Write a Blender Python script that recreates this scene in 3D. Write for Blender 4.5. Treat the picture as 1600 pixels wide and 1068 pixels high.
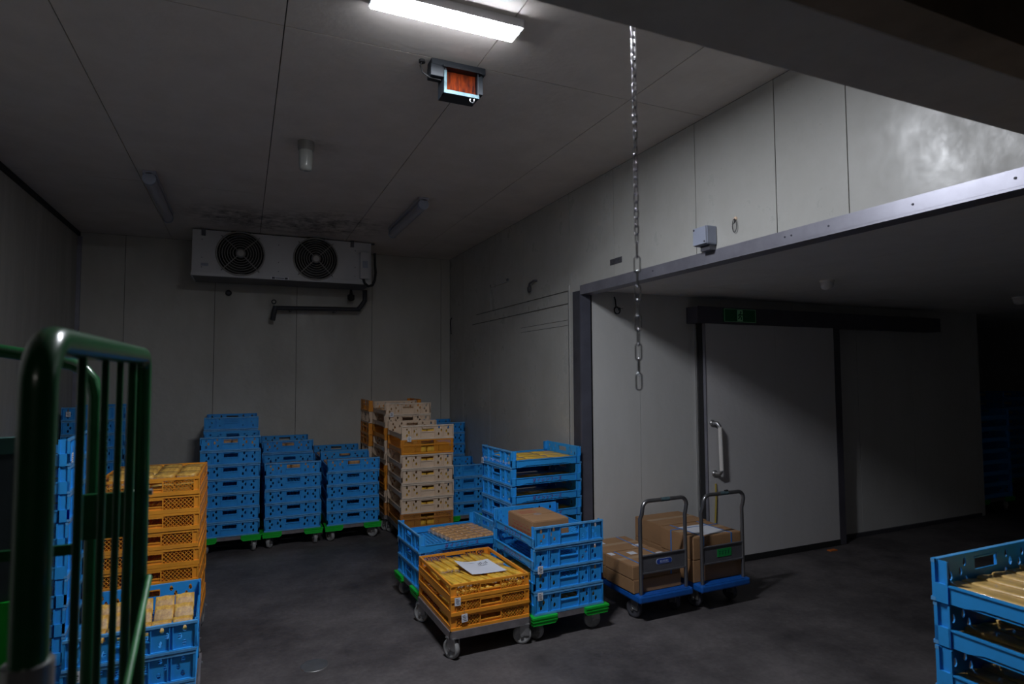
import bpy, bmesh, math, random
from mathutils import Vector, Matrix
from mathutils.geometry import tessellate_polygon
random.seed(7)
PI = math.pi
for o in list(bpy.data.objects): bpy.data.objects.remove(o)
SC = bpy.context.scene
COL = SC.collection

# ------------------------------------------------------------------ camera
cam = bpy.data.cameras.new('camera')
cam.sensor_width = 36.0; cam.sensor_fit = 'HORIZONTAL'
cam.lens = 943.0 / 1600 * 36
cam.clip_start = 0.02
cam.dof.use_dof = True; cam.dof.focus_distance = 4.6; cam.dof.aperture_fstop = 4.0
camo = bpy.data.objects.new('camera', cam); COL.objects.link(camo)
yaw, pitch, roll = .4188, .05359, -.00499
fwd = Vector((math.sin(yaw)*math.cos(pitch), math.cos(yaw)*math.cos(pitch), math.sin(pitch)))
rt = Vector((math.cos(yaw), -math.sin(yaw), 0)); up = rt.cross(fwd)
r2 = math.cos(roll)*rt + math.sin(roll)*up; u2 = -math.sin(roll)*rt + math.cos(roll)*up
mw = Matrix((r2, u2, -fwd)).transposed().to_4x4(); mw.translation = (0, 0, 1.65)
camo.matrix_world = mw
SC.camera = camo

# ------------------------------------------------------------------ world, exposure
w = bpy.data.worlds.new('world'); SC.world = w; w.use_nodes = True
w.node_tree.nodes['Background'].inputs[0].default_value = (.5, .55, .65, 1)
w.node_tree.nodes['Background'].inputs[1].default_value = 0.004
SC.view_settings.view_transform = 'Standard'; SC.view_settings.look = 'None'
SC.view_settings.gamma = 1; SC.view_settings.use_curve_mapping = False
SC.view_settings.exposure = 1.55
LAMP = 95.0            # emission of the one lit ceiling lamp
def fill_light(name, loc, size, watts, col):
    d = bpy.data.lights.new(name, 'AREA'); d.shape = 'SQUARE'; d.size = size; d.energy = watts; d.color = col
    o = bpy.data.objects.new(name, d); COL.objects.link(o); o.location = loc
fill_light('corridor_fill', (-.6, -1.7, 2.70), .6, 1.3, (1, .95, .88))     # added fill behind the camera, lifts lintel, cage and front faces
fill_light('side_room_fill', (6.0, -1.2, 2.30), .6, .6, (1, .97, .94))    # added fill out of view, brightens the dark side room
SC.cycles.max_bounces = 10; SC.cycles.diffuse_bounces = 8
SC.cycles.sample_clamp_indirect = 4

# ------------------------------------------------------------------ materials
def mat(name, col, rough=.6, metal=0, var=0, vscale=8, bump=0, bscale=60, spec=.5, coat=0, emit=None, es=0, alpha=1, col2=None, stretch=None):
    m = bpy.data.materials.new(name); m.use_nodes = True
    nt = m.node_tree; b = nt.nodes['Principled BSDF']
    c = (*col, 1)
    b.inputs['Base Color'].default_value = c
    b.inputs['Roughness'].default_value = rough
    b.inputs['Metallic'].default_value = metal
    b.inputs['Specular IOR Level'].default_value = spec
    b.inputs['Coat Weight'].default_value = coat
    b.inputs['Alpha'].default_value = alpha
    if emit:
        b.inputs['Emission Color'].default_value = (*emit, 1); b.inputs['Emission Strength'].default_value = es
    tc = nt.nodes.new('ShaderNodeTexCoord')
    vec = tc.outputs['Object']
    if stretch:
        mp = nt.nodes.new('ShaderNodeMapping'); mp.inputs['Scale'].default_value = stretch
        nt.links.new(vec, mp.inputs[0]); vec = mp.outputs[0]
    if var or col2:
        n = nt.nodes.new('ShaderNodeTexNoise'); n.inputs['Scale'].default_value = vscale; n.inputs['Detail'].default_value = 6
        n.inputs['Roughness'].default_value = .65
        nt.links.new(vec, n.inputs['Vector'])
        cr = nt.nodes.new('ShaderNodeValToRGB')
        cr.color_ramp.elements[0].position = .35; cr.color_ramp.elements[1].position = .68
        a = col2 if col2 else tuple(x*(1-var) for x in col)
        cr.color_ramp.elements[0].color = (*a, 1); cr.color_ramp.elements[1].color = c
        nt.links.new(n.outputs['Fac'], cr.inputs[0]); nt.links.new(cr.outputs[0], b.inputs['Base Color'])
    if bump:
        n2 = nt.nodes.new('ShaderNodeTexNoise'); n2.inputs['Scale'].default_value = bscale; n2.inputs['Detail'].default_value = 4
        nt.links.new(vec, n2.inputs['Vector'])
        bp = nt.nodes.new('ShaderNodeBump'); bp.inputs['Strength'].default_value = bump; bp.inputs['Distance'].default_value = .004
        nt.links.new(n2.outputs['Fac'], bp.inputs['Height']); nt.links.new(bp.outputs[0], b.inputs['Normal'])
    return m

def panel_mat(name, col, dirt, rough, streak=(3, 3, .35), wave=0, spots=(), dirtamt=.5, bump=.22):
    """painted steel sandwich panel: faint streaks, grime, optional soot blotches at given spots"""
    m = bpy.data.materials.new(name); m.use_nodes = True
    nt = m.node_tree; N = nt.nodes; L = nt.links; b = N['Principled BSDF']
    g = N.new('ShaderNodeNewGeometry')
    mp = N.new('ShaderNodeMapping'); mp.inputs['Scale'].default_value = streak; L.new(g.outputs['Position'], mp.inputs[0])
    n = N.new('ShaderNodeTexNoise'); n.inputs['Scale'].default_value = 1.6; n.inputs['Detail'].default_value = 9; n.inputs['Roughness'].default_value = .7
    L.new(mp.outputs[0], n.inputs['Vector'])
    cr = N.new('ShaderNodeValToRGB'); cr.color_ramp.elements[0].position = .38; cr.color_ramp.elements[1].position = .62
    cr.color_ramp.elements[0].color = (*[c*(1-dirtamt)+d*dirtamt for c, d in zip(col, dirt)], 1); cr.color_ramp.elements[1].color = (*col, 1)
    L.new(n.outputs['Fac'], cr.inputs[0]); out = cr.outputs[0]
    for (px, py, pz, r, amt) in spots:
        d = N.new('ShaderNodeVectorMath'); d.operation = 'DISTANCE'; L.new(g.outputs['Position'], d.inputs[0]); d.inputs[1].default_value = (px, py, pz)
        mr = N.new('ShaderNodeMapRange'); mr.interpolation_type = 'SMOOTHSTEP'
        mr.inputs['From Min'].default_value = r; mr.inputs['From Max'].default_value = r*.1; L.new(d.outputs['Value'], mr.inputs['Value'])
        n3 = N.new('ShaderNodeTexNoise'); n3.inputs['Scale'].default_value = 9; n3.inputs['Detail'].default_value = 9; n3.inputs['Roughness'].default_value = .75
        L.new(g.outputs['Position'], n3.inputs['Vector'])
        m3 = N.new('ShaderNodeMapRange'); m3.inputs['From Min'].default_value = .42; m3.inputs['From Max'].default_value = .66; L.new(n3.outputs['Fac'], m3.inputs['Value'])
        mu = N.new('ShaderNodeMath'); mu.operation = 'MULTIPLY'; L.new(mr.outputs[0], mu.inputs[0]); L.new(m3.outputs[0], mu.inputs[1])
        mu2 = N.new('ShaderNodeMath'); mu2.operation = 'MULTIPLY'; L.new(mu.outputs[0], mu2.inputs[0]); mu2.inputs[1].default_value = amt
        mx = N.new('ShaderNodeMix'); mx.data_type = 'RGBA'; L.new(mu2.outputs[0], mx.inputs['Factor']); L.new(out, mx.inputs['A']); mx.inputs['B'].default_value = (.03, .028, .026, 1)
        out = mx.outputs['Result']
    L.new(out, b.inputs['Base Color'])
    rr = N.new('ShaderNodeMapRange'); rr.inputs['To Min'].default_value = rough+.22; rr.inputs['To Max'].default_value = rough-.10; rr.inputs['From Min'].default_value = .35; rr.inputs['From Max'].default_value = .65
    L.new(n.outputs['Fac'], rr.inputs['Value']); L.new(rr.outputs[0], b.inputs['Roughness'])
    n2 = N.new('ShaderNodeTexNoise'); n2.inputs['Scale'].default_value = 22; n2.inputs['Detail'].default_value = 3; L.new(g.outputs['Position'], n2.inputs['Vector'])
    bp = N.new('ShaderNodeBump'); bp.inputs['Strength'].default_value = bump; bp.inputs['Distance'].default_value = .01
    L.new(n2.outputs['Fac'], bp.inputs['Height']); L.new(bp.outputs[0], b.inputs['Normal'])
    return m

M = {}
M['wall'] = panel_mat('wall_panel_paint', (.48, .47, .43), (.33, .31, .27), .5, streak=(1.6, 1.6, .8), dirtamt=.3)
M['wall_side'] = panel_mat('side_wall_panel_paint', (.43, .43, .41), (.31, .30, .275), .32, streak=(2, 2, 1.5), dirtamt=.35, bump=.07)
M['ceil'] = panel_mat('ceiling_panel_paint', (.66, .61, .565), (.50, .46, .42), .5, streak=(1.2, 1.2, 1), dirtamt=.4,
                      spots=[(-.1, 6.35, 3.18, .7, .9), (.45, 6.5, 3.18, .6, .7), (.80, 6.3, 3.18, .8, 1.0), (.42, 4.15, 3.18, .3, .35)])
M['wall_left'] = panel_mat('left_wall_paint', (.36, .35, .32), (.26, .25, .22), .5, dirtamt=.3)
M['lowceil'] = panel_mat('low_ceiling_paint', (.74, .73, .71), (.58, .57, .54), .45, streak=(1, 1, 1), dirtamt=.3)
M['jamb'] = mat('dark_jamb_steel', (.15, .155, .20), .35, metal=.4, var=.2, vscale=5)
M['joint'] = mat('joint_sealant', (.05, .047, .042), .9)
M['door'] = panel_mat('door_paint', (.66, .65, .66), (.54, .53, .53), .42, streak=(1.5, 1.5, .5), dirtamt=.3)
M['doorwall'] = panel_mat('door_wall_paint', (.62, .62, .61), (.48, .48, .46), .42, streak=(1.5, 1.5, .5), dirtamt=.3)
M['lintel'] = panel_mat('lintel_paint', (.55, .52, .48), (.42, .39, .36), .6)
M['brownframe'] = mat('brown_frame', (.30, .23, .16), .6, var=.4, vscale=5)
M['black'] = mat('black_paint', (.02, .02, .02), .7)
M['corr'] = mat('corridor_dark', (.05, .05, .05), .8)
M['steel'] = mat('grey_steel_trim', (.34, .34, .40), .38, metal=.55, var=.25, vscale=4)
M['steeldark'] = mat('dark_steel', (.11, .11, .13), .45, metal=.4, var=.3, vscale=6)
M['header'] = mat('header_charcoal', (.10, .095, .12), .5, var=.2)
M['alu'] = mat('dull_aluminium', (.55, .55, .55), .35, metal=.9, var=.2)
M['chrome'] = mat('galvanised_chain', (.62, .62, .66), .25, metal=1, var=.3, vscale=40)
M['rubber'] = mat('black_rubber', (.015, .015, .017), .7)
M['blue'] = mat('blue_plastic', (.028, .34, .84), .42, var=.14, vscale=7, bump=.05, bscale=120)
M['bluerim'] = mat('blue_plastic_scuffed', (.13, .45, .88), .5, var=.35, vscale=14)
M['cream'] = mat('cream_plastic', (.76, .58, .42), .5, var=.12, vscale=6)
M['creamrim'] = mat('cream_plastic_worn', (.82, .68, .54), .5, var=.2, vscale=12)
M['orangerim'] = mat('orange_plastic_worn', (.92, .42, .08), .5, var=.25, vscale=14)
M['orange'] = mat('orange_plastic', (.88, .34, .03), .42, var=.16, vscale=6)
M['brownor'] = mat('faded_orange_plastic', (.55, .22, .05), .5, var=.2, vscale=6)
M['yellow'] = mat('yellow_plastic', (.65, .38, .03), .5, var=.15, vscale=6)
M['green'] = mat('green_bumper', (.008, .50, .04), .45, var=.2, vscale=9)
M['dolly'] = mat('dolly_frame_grey', (.25, .23, .24), .5, metal=.3, var=.35, vscale=12)
M['wheel'] = mat('grey_nylon_wheel', (.34, .34, .34), .45, var=.3, vscale=30)
M['zinc'] = mat('zinc_plated', (.45, .45, .45), .35, metal=.8, var=.2)
M['card'] = mat('brown_cardboard', (.36, .20, .095), .75, var=.16, vscale=6, bump=.1, bscale=90)
M['tape'] = mat('packing_tape', (.40, .25, .13), .3)
M['redprint'] = mat('red_print', (.36, .08, .05), .7)
M['paper'] = mat('white_paper', (.68, .70, .76), .6)
M['ink'] = mat('dark_ink', (.05, .05, .07), .7)
M['strap'] = mat('blue_strapping', (.05, .20, .55), .35)
M['tofu'] = mat('yellow_fried_tofu', (.97, .58, .06), .5, var=.35, vscale=22, bump=.25, bscale=70, coat=.5)
M['tofutan'] = mat('tan_fried_tofu', (.80, .52, .17), .4, var=.35, vscale=18, bump=.3, bscale=50, coat=.5)
M['tofubrown'] = mat('brown_fried_tofu', (.70, .40, .17), .4, col2=(.42, .22, .09), vscale=40, bump=.35, bscale=90, coat=.6)
M['noodle'] = mat('golden_noodle_cake', (.92, .58, .12), .5, col2=(.46, .22, .04), vscale=45, bump=.5, bscale=80, coat=.5)
M['film'] = mat('clear_film', (.72, .69, .70), .12, alpha=.18, bump=.5, bscale=60, coat=1)
M['deck'] = mat('blue_deck_plastic', (.01, .12, .50), .4, var=.25, vscale=10)
M['tube'] = mat('handle_tube', (.30, .30, .31), .28, metal=.85, var=.15)
M['plate'] = mat('handle_plate', (.16, .16, .18), .45, metal=.4, var=.2)
M['cage'] = mat('green_cage_enamel', (.009, .09, .027), .28, var=.3, vscale=12, coat=.4)
M['cagelight'] = mat('lit_green_enamel', (.04, .22, .07), .5, var=.5, vscale=20)  # cage green made brighter: the light on the stay is in the colour
M['teal'] = mat('teal_liner', (.03, .11, .10), .7, var=.2)
M['tarp'] = mat('slate_sheet', (.05, .07, .085), .8, var=.2)
M['acwhite'] = mat('cooler_casing_white', (.50, .50, .52), .38, var=.08, vscale=3)
M['acdark'] = mat('cooler_black', (.025, .025, .025), .5)
M['wire'] = mat('guard_wire_grey', (.30, .29, .28), .4, metal=.4)
M['pvc'] = mat('dark_pipe_insulation', (.035, .037, .045), .6)
M['greybox'] = mat('grey_junction_box', (.30, .33, .42), .5, var=.1)
M['lampbody'] = mat('lamp_body_white', (.6, .6, .62), .4)
M['diff'] = mat('lit_diffuser', (.9, .9, .9), .5, emit=(.90, .93, 1.0), es=LAMP)
M['frost'] = mat('frosted_globe', (.36, .37, .35), .25, coat=.4)
M['tubeglass'] = mat('fluorescent_cover', (.32, .32, .38), .3, coat=.3)
M['trapdark'] = mat('dark_blue_steel', (.010, .015, .022), .5, var=.4, vscale=15)
M['traprim'] = mat('pale_blue_rim', (.10, .16, .18), .6, spec=.1, var=.5, vscale=30)
M['traprust'] = mat('rusted_orange_panel', (.17, .024, .003), .9, spec=.05, col2=(.010, .004, .004), vscale=14, stretch=(3, 1, .5))
M['dome'] = mat('detector_white', (.80, .77, .74), .4)
M['signgreen'] = mat('sign_green', (.006, .14, .05), .5)
M['signline'] = mat('sign_pale_green', (.40, .90, .50), .5)
M['purple'] = mat('purple_lettering', (.20, .03, .20), .6)
M['oval'] = mat('blue_badge', (.02, .06, .35), .4)
M['badge'] = mat('badge_lines', (.35, .42, .60), .4)
M['greenplate'] = mat('green_sticker', (.01, .28, .06), .5)
M['yellowtape'] = mat('yellow_cord', (.42, .32, .06), .6)
M['flaporange'] = mat('orange_debris', (.7, .18, .03), .6)

# floor: dark worn concrete
def floor_mat():
    m = bpy.data.materials.new('dark_concrete'); m.use_nodes = True
    nt = m.node_tree; N = nt.nodes; L = nt.links; b = N['Principled BSDF']
    g = N.new('ShaderNodeNewGeometry')
    a = N.new('ShaderNodeTexNoise'); a.inputs['Scale'].default_value = 1.3; a.inputs['Detail'].default_value = 10; a.inputs['Roughness'].default_value = .7
    c = N.new('ShaderNodeTexNoise'); c.inputs['Scale'].default_value = 38; c.inputs['Detail'].default_value = 5
    L.new(g.outputs['Position'], a.inputs['Vector']); L.new(g.outputs['Position'], c.inputs['Vector'])
    r1 = N.new('ShaderNodeValToRGB'); e = r1.color_ramp.elements
    e[0].position = .36; e[0].color = (.040, .036, .039, 1); e[1].position = .66; e[1].color = (.135, .122, .124, 1)
    L.new(a.outputs['Fac'], r1.inputs[0])
    r2_ = N.new('ShaderNodeMapRange'); r2_.inputs['To Min'].default_value = .65; r2_.inputs['To Max'].default_value = 1.3; L.new(c.outputs['Fac'], r2_.inputs['Value'])
    mx = N.new('ShaderNodeVectorMath'); mx.operation = 'SCALE'; L.new(r1.outputs[0], mx.inputs[0]); L.new(r2_.outputs[0], mx.inputs['Scale'])
    L.new(mx.outputs[0], b.inputs['Base Color'])
    rr = N.new('ShaderNodeMapRange'); rr.inputs['To Min'].default_value = .75; rr.inputs['To Max'].default_value = .48; L.new(a.outputs['Fac'], rr.inputs['Value']); L.new(rr.outputs[0], b.inputs['Roughness'])
    bp = N.new('ShaderNodeBump'); bp.inputs['Strength'].default_value = .35; bp.inputs['Distance'].default_value = .003
    L.new(c.outputs['Fac'], bp.inputs['Height']); L.new(bp.outputs[0], b.inputs['Normal'])
    return m
M['floor'] = floor_mat()

# ------------------------------------------------------------------ mesh builder
class MB:
    def __init__(s): s.v = []; s.f = []; s.sm = []; s.mi = []; s.cur = 0
    def add(s, vs, fs, smooth=False, X=None, mi=None):
        b = len(s.v)
        if mi is not None: s.mi += mi; mm = True
        else: mm = False
        for p in vs:
            p = Vector(p)
            s.v.append(X @ p if X else p)
        for f in fs: s.f.append([b+i for i in f]); s.sm.append(smooth)
        if not mm: s.mi += [s.cur]*len(fs)
        return s
    def box(s, x0, x1, y0, y1, z0, z1, X=None, c=0):
        if c <= 0:
            vs = [(x, y, z) for z in (z0, z1) for y in (y0, y1) for x in (x0, x1)]
            return s.add(vs, [(0, 2, 3, 1), (4, 5, 7, 6), (0, 1, 5, 4), (2, 6, 7, 3), (0, 4, 6, 2), (1, 3, 7, 5)], X=X)
        # chamfered box
        bm = bmesh.new(); bmesh.ops.create_cube(bm, size=1)
        for v in bm.verts: v.co = Vector(((x0+x1)/2+v.co.x*(x1-x0), (y0+y1)/2+v.co.y*(y1-y0), (z0+z1)/2+v.co.z*(z1-z0)))
        bmesh.ops.bevel(bm, geom=bm.edges[:], offset=c, segments=2, profile=.5, affect='EDGES')
        bm.verts.index_update()
        s.add([v.co.copy() for v in bm.verts], [[v.index for v in f.verts] for f in bm.faces], X=X); bm.free(); return s
    def tube(s, pts, r, n=8, cap=True, closed=False, X=None):
        P = [Vector(p) for p in pts]; m = len(P); vs = []
        d0 = (P[1]-P[0]).normalized(); a = Vector((0, 0, 1)) if abs(d0.z) < .9 else Vector((1, 0, 0))
        nrm = d0.cross(a).normalized()
        for i in range(m):
            if closed: d = (P[(i+1) % m]-P[i-1]).normalized()
            elif i == 0: d = d0
            elif i == m-1: d = (P[-1]-P[-2]).normalized()
            else: d = ((P[i+1]-P[i]).normalized()+(P[i]-P[i-1]).normalized()).normalized()
            nrm = (nrm-d*nrm.dot(d)).normalized(); bn = d.cross(nrm)
            rr = r[i] if isinstance(r, (list, tuple)) else r
            vs += [P[i]+(nrm*math.cos(2*PI*k/n)+bn*math.sin(2*PI*k/n))*rr for k in range(n)]
        fs = []
        for i in range(m if closed else m-1):
            j = (i+1) % m
            fs += [(i*n+k, i*n+(k+1) % n, j*n+(k+1) % n, j*n+k) for k in range(n)]
        s.add(vs, fs, True, X)
        if cap and not closed:
            s.add(vs[:n], [tuple(range(n))[::-1]], False, X); s.add(vs[-n:], [tuple(range(n))], False, X)
        return s
    def lathe(s, prof, n=20, X=None, smooth=True):
        vs = []; fs = []
        for (r, z) in prof: vs += [(r*math.cos(2*PI*k/n), r*math.sin(2*PI*k/n), z) for k in range(n)]
        for i in range(len(prof)-1): fs += [(i*n+k, i*n+(k+1) % n, (i+1)*n+(k+1) % n, (i+1)*n+k) for k in range(n)]
        s.add(vs, fs, smooth, X)
        s.add(vs[:n], [tuple(range(n))[::-1]], False, X); s.add(vs[-n:], [tuple(range(n))], False, X)
        return s
    def plate(s, outer, holes, t, X=None):
        """flat plate in the xz plane with real holes, thickness t along y from 0 to t"""
        loops = [outer]+holes
        tris = tessellate_polygon([[Vector((x, z, 0)) for x, z in l] for l in loops])
        flat = [p for l in loops for p in l]; n = len(flat)
        vs = [(x, 0, z) for x, z in flat]+[(x, t, z) for x, z in flat]
        fs = []
        for a, b, c in tris:
            A, B, C_ = flat[a], flat[b], flat[c]
            cr = (B[0]-A[0])*(C_[1]-A[1])-(B[1]-A[1])*(C_[0]-A[0])
            if abs(cr) < 1e-12: continue
            if cr < 0: b, c = c, b
            fs.append((a, b, c)); fs.append((a+n, c+n, b+n))
        o = 0
        for l in loops:
            k = len(l)
            for i in range(k): fs.append((o+i, o+(i+1) % k, n+o+(i+1) % k, n+o+i))
            o += k
        s.add(vs, fs, X=X); return s
    def mesh(s, name, *mats):
        me = bpy.data.meshes.new(name); me.from_pydata(s.v, [], s.f)
        for m in mats: me.materials.append(M[m] if isinstance(m, str) else m)
        me.polygons.foreach_set('use_smooth', s.sm); me.polygons.foreach_set('material_index', s.mi)
        me.validate(); me.update(); return me
    def build(s, name, mats, parent=None, **kw):
        if not isinstance(mats, (list, tuple)): mats = [mats]
        return link(name, s.mesh(name, *mats), parent, **kw)

def link(name, me, parent=None, loc=None, rot=None, label=None, cat=None, group=None, kind=None):
    o = bpy.data.objects.new(name, me); COL.objects.link(o)
    if parent: o.parent = parent
    if loc: o.location = loc
    if rot: o.rotation_euler = rot
    if label: o['label'] = label
    if cat: o['category'] = cat
    if group: o['group'] = group
    if kind: o['kind'] = kind
    return o
def empty(name, loc, rz=0, label=None, cat=None, group=None, kind=None, scale=None):
    o = link(name, None, None, loc, (0, 0, rz), label, cat, group, kind); o.empty_display_size = .1
    if scale: o.scale = scale
    return o
def T(x, y, z): return Matrix.Translation((x, y, z))
def Rz(a): return Matrix.Rotation(a, 4, 'Z')
def Rx(a): return Matrix.Rotation(a, 4, 'X')
def Ry(a): return Matrix.Rotation(a, 4, 'Y')
def arc(c, r, a0, a1, n, ax='xz'):
    out = []
    for i in range(n+1):
        a = a0+(a1-a0)*i/n; u, v = r*math.cos(a), r*math.sin(a)
        out.append((c[0]+u, c[1], c[2]+v) if ax == 'xz' else (c[0], c[1]+u, c[2]+v) if ax == 'yz' else (c[0]+u, c[1]+v, c[2]))
    return out

# ------------------------------------------------------------------ the setting
CH = 3.18                      # ceiling height of the main room
XL, XR, YB = -1.62, 2.5, 7.64  # left wall, right wall, back wall
YD = 4.23                      # wall with the sliding door
CL = 2.33                      # lower ceiling of the side room
G = .0025
b = MB(); b.box(-3.2, 12.2, -3, 8, -.12, 0); b.build('floor', 'floor', kind='structure')
# ceiling slab and its panels
ceil = MB().box(XL-.1, XR+.1, .66, YB+.1, CH+.012, CH+.1).build('ceiling', 'joint', kind='structure')
xs = [XL, -.75, .14, 1.04, 1.95, XR]; ys = [.92, 2.75, 5.45, YB]
for i in range(5):
    for j in range(3):
        MB().box(xs[i]+G, xs[i+1]-G, ys[j]+G, ys[j+1]-G, CH, CH+.0121).build('panel', 'ceil', ceil)
# back wall
wb = MB().box(XL-.1, XR+.1, YB+.012, YB+.12, 0, CH).build('wall_back', 'joint', kind='structure')
bs = [XL, -1.19, -.31, .575, 1.47, 2.375, XR]
for i in range(6): MB().box(bs[i]+G, bs[i+1]-G, YB, YB+.0121, .0, CH-.001).build('panel', 'wall', wb)
# left wall
wl = MB().box(XL-.12, XL-.012, .92, YB, 0, CH).build('wall_left', 'joint', kind='structure')
lys = [.92, 1.5, 2.4, 3.3, 4.2, 5.1, 6.0, 6.9, YB]
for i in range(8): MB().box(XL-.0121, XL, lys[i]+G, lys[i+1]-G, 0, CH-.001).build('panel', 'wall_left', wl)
MB().box(XL, XL+.02, .92, YB, CH-.045, CH-.002).build('trim_1', 'rubber', kind='structure')
MB().box(XL, XL+.035, YB-.035, YB, 0, CH-.05).build('trim_2', 'steel', kind='structure')
# right wall: solid part behind the opening, header part above the opening
wr = MB().box(XR+.012, XR+.1, YD, YB, 0, CH).box(XR+.012, XR+.1, .73, YD, 2.31, CH).build('wall_right', 'joint', kind='structure')
rys = [YD, 4.415, 5.32, 6.22, 7.12, YB]
for i in range(5): MB().box(XR, XR+.0121, rys[i]+G*(i > 0), rys[i+1]-G, 0, CH-.001).build('panel', 'wall_side', wr)
hys = [.92, 1.62, 1.85+.0, 2.25, 2.86, 3.75, YD]
hys = [.92, 1.845, 2.25, 2.855, 3.745, YD]
for i in range(5): MB().box(XR, XR+.0121, hys[i]+G, hys[i+1]-G*(i < 4), 2.3, CH-.001).build('panel', 'wall_side', wr)
MB().box(XR-.006, XR+.002, 4.43, 5.38, 0, 2.15).build('patch_panel', 'wall_side', wr, label='blanking panel slightly proud of the wall')
for z, y1 in ((2.352, 6.63), (2.245, 6.78), (2.105, 5.38), (2.06, 5.38)):
    MB().box(XR-.0075, XR+.001, 4.43, y1, z-.0015, z+.0015).build('seam_strip', 'joint', wr)
MB().box(XR-.008, XR, 4.427, 4.433, 0, 2.4).build('seam_strip', 'alu', wr)
# steel trim round the opening
MB().box(XR-.005, XR+.001, .74, YD+.01, 2.305, 2.37).box(XR-.005, XR+.1, .74, YD+.01, 2.295, 2.306).build('trim_3', 'steel', kind='structure')
t3 = bpy.data.objects['trim_3']
for y in (3.28, 2.2, 2.16, 1.95, 1.56, 1.2):
    MB().lathe([(.005, 0), (.005, .002)], 8, T(XR-.005, y, 2.337) @ Ry(-PI/2)).build('screw', 'ink', t3)
MB().box(XR-.005, XR+.001, YD+.015, YD+.13, 0, 2.33).build('trim_4', 'steeldark', kind='structure')
MB().box(XR-.007, XR+.085, YD-.004, YD+.016, 0, 2.30).build('trim_5', 'jamb', kind='structure')
# wall with the sliding door (side room)
wd = MB().box(XR+.085, 7.75, YD+.012, YD+.1, 0, CL+.05).build('wall_door', 'joint', kind='structure')
ds = [XR+.085, 3.065, 3.965, 4.865, 5.766, 6.638, 7.75]
for i in range(6): MB().box(ds[i]+G*(i > 0), ds[i+1]-G, YD, YD+.0121, 0, CL+.02).build('panel', 'doorwall', wd)
MB().box(5.35, 7.75, YD-.02, YD, 0, .04).build('baseboard_door', 'steeldark', kind='structure')
MB().box(7.75, 7.85, YD, 6.4, 0, CL+.05).build('wall_recess_side', 'doorwall', kind='structure')
MB().box(7.75, 12.1, 6.4, 6.5, 0, CL+.05).build('wall_recess_back', 'doorwall', kind='structure')
MB().box(12.0, 12.1, -2, 6.4, 0, CL+.05).build('wall_far_right', 'doorwall', kind='structure')
MB().box(XR+.1, 12.0, -2.1, -2.0, 0, CL+.05).build('wall_side_near', 'doorwall', kind='structure')
cl = MB().box(XR+.09, 12.1, -2.1, 6.5, CL+.012, CL+.08).build('ceiling_side', 'joint', kind='structure')
cx = [XR+.09, 3.4, 4.3, 5.2, 6.1, 7.0, 7.9, 8.8, 9.7, 12.1]; cy = [-2.1, 1.0, 3.7, 6.5]
for i in range(9):
    for j in range(3): MB().box(cx[i]+G, cx[i+1]-G, cy[j]+G, cy[j+1]-G, CL, CL+.0121).build('panel', 'lowceil', cl)
# lintel of the doorway the photo is taken from
MB().box(XL-1.5, XR+.012, .735, .915, 2.3, CH+.02, c=.004).build('wall_front', 'lintel', kind='structure')
MB().box(XL-1.5, XR+.2, .655, .735, 2.3, CH+.02).build('trim_6', 'brownframe', kind='structure')
MB().box(XL-1.6, XL-.12, .735, .915, 0, 2.3).build('wall_front_left', 'lintel', kind='structure')
MB().box(-3.2, XR+.1, -3, .655, 2.75, 2.85).build('ceiling_corridor', 'corr', kind='structure')
MB().box(-3.2, XR+.1, -3.1, -3.0, 0, 2.85).build('wall_corridor_rear', 'corr', kind='structure')
MB().box(-3.3, -3.2, -3.1, .9, 0, 2.85).build('wall_corridor_left', 'corr', kind='structure')
MB().box(XR+.1, XR+.2, -3.1, .5, 0, 2.85).build('wall_corridor_right', 'corr', kind='structure')
# floor drain cover
dr = empty('drain_cover', (.40, 3.685, 0), 0, 'round flush drain cover set in the dark concrete floor', 'drain')
MB().lathe([(.077, .0005), (.077, .003), (.071, .003)], 32).build('rim', 'alu', dr)
MB().lathe([(.070, .0004), (.070, .002)], 32).build('lid', mat('lid_dark', (.055, .052, .055), .6, var=.3), dr)
MB().box(4.99, 5.08, 3.99, 4.03, 0, .008, X=None).build('debris', 'flaporange', label='scrap of orange plastic on the floor below the sliding door', cat='scrap')

# sliding door
d1 = empty('door_1', (0, 0, 0), 0, 'grey insulated sliding door with a long pull handle', None, kind='structure')
DY = 4.10
dx = [3.665, 4.485, 5.262]
for i in range(2): MB().box(dx[i]+(0 if i == 0 else .001), dx[i+1]-.001, DY, DY+.085, .055, 2.085).build('door_leaf', 'door', d1)
MB().box(3.665, 5.262, DY-.006, DY+.07, .004, .054).build('floor_seal', 'rubber', d1)
MB().box(5.264, 5.345, DY-.004, DY+.08, .004, 2.085).build('edge_gasket', 'header', d1)
hd = MB()
hx = 3.735
hd.tube([(hx-.02, DY, 1.222), (hx-.005, DY-.05, 1.222), (hx+.01, DY-.065, 1.19)], .017, 10)
hd.tube([(hx-.005, DY, .79), (hx+.01, DY-.05, .79), (hx+.02, DY-.065, .82)], .017, 10)
hd.build('handle_bracket', 'alu', d1)
MB().tube([(hx+.01, DY-.065, 1.19), (hx+.02, DY-.065, .82)], .018, 12).build('handle_grip', 'dome', d1, label='pale straight grip')
for z in (1.222, .79): MB().lathe([(.028, 0), (.028, .012), (.015, .02)], 16, T(hx-.02+(.015 if z < 1 else 0), DY, z) @ Rx(PI/2)).build('handle_rosette', 'alu', d1)
MB().box(3.655, 3.683, YD-.025, YD, 0, 2.09).build('trim_7', 'alu', kind='structure')
MB().box(3.655, 3.664, DY-.003, DY+.028, .055, 2.085).build('edge_strip', 'steel', d1)
MB().box(3.652, 3.664, DY+.0281, DY+.085, .055, 2.085).build('edge_seal', 'rubber', d1)
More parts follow.
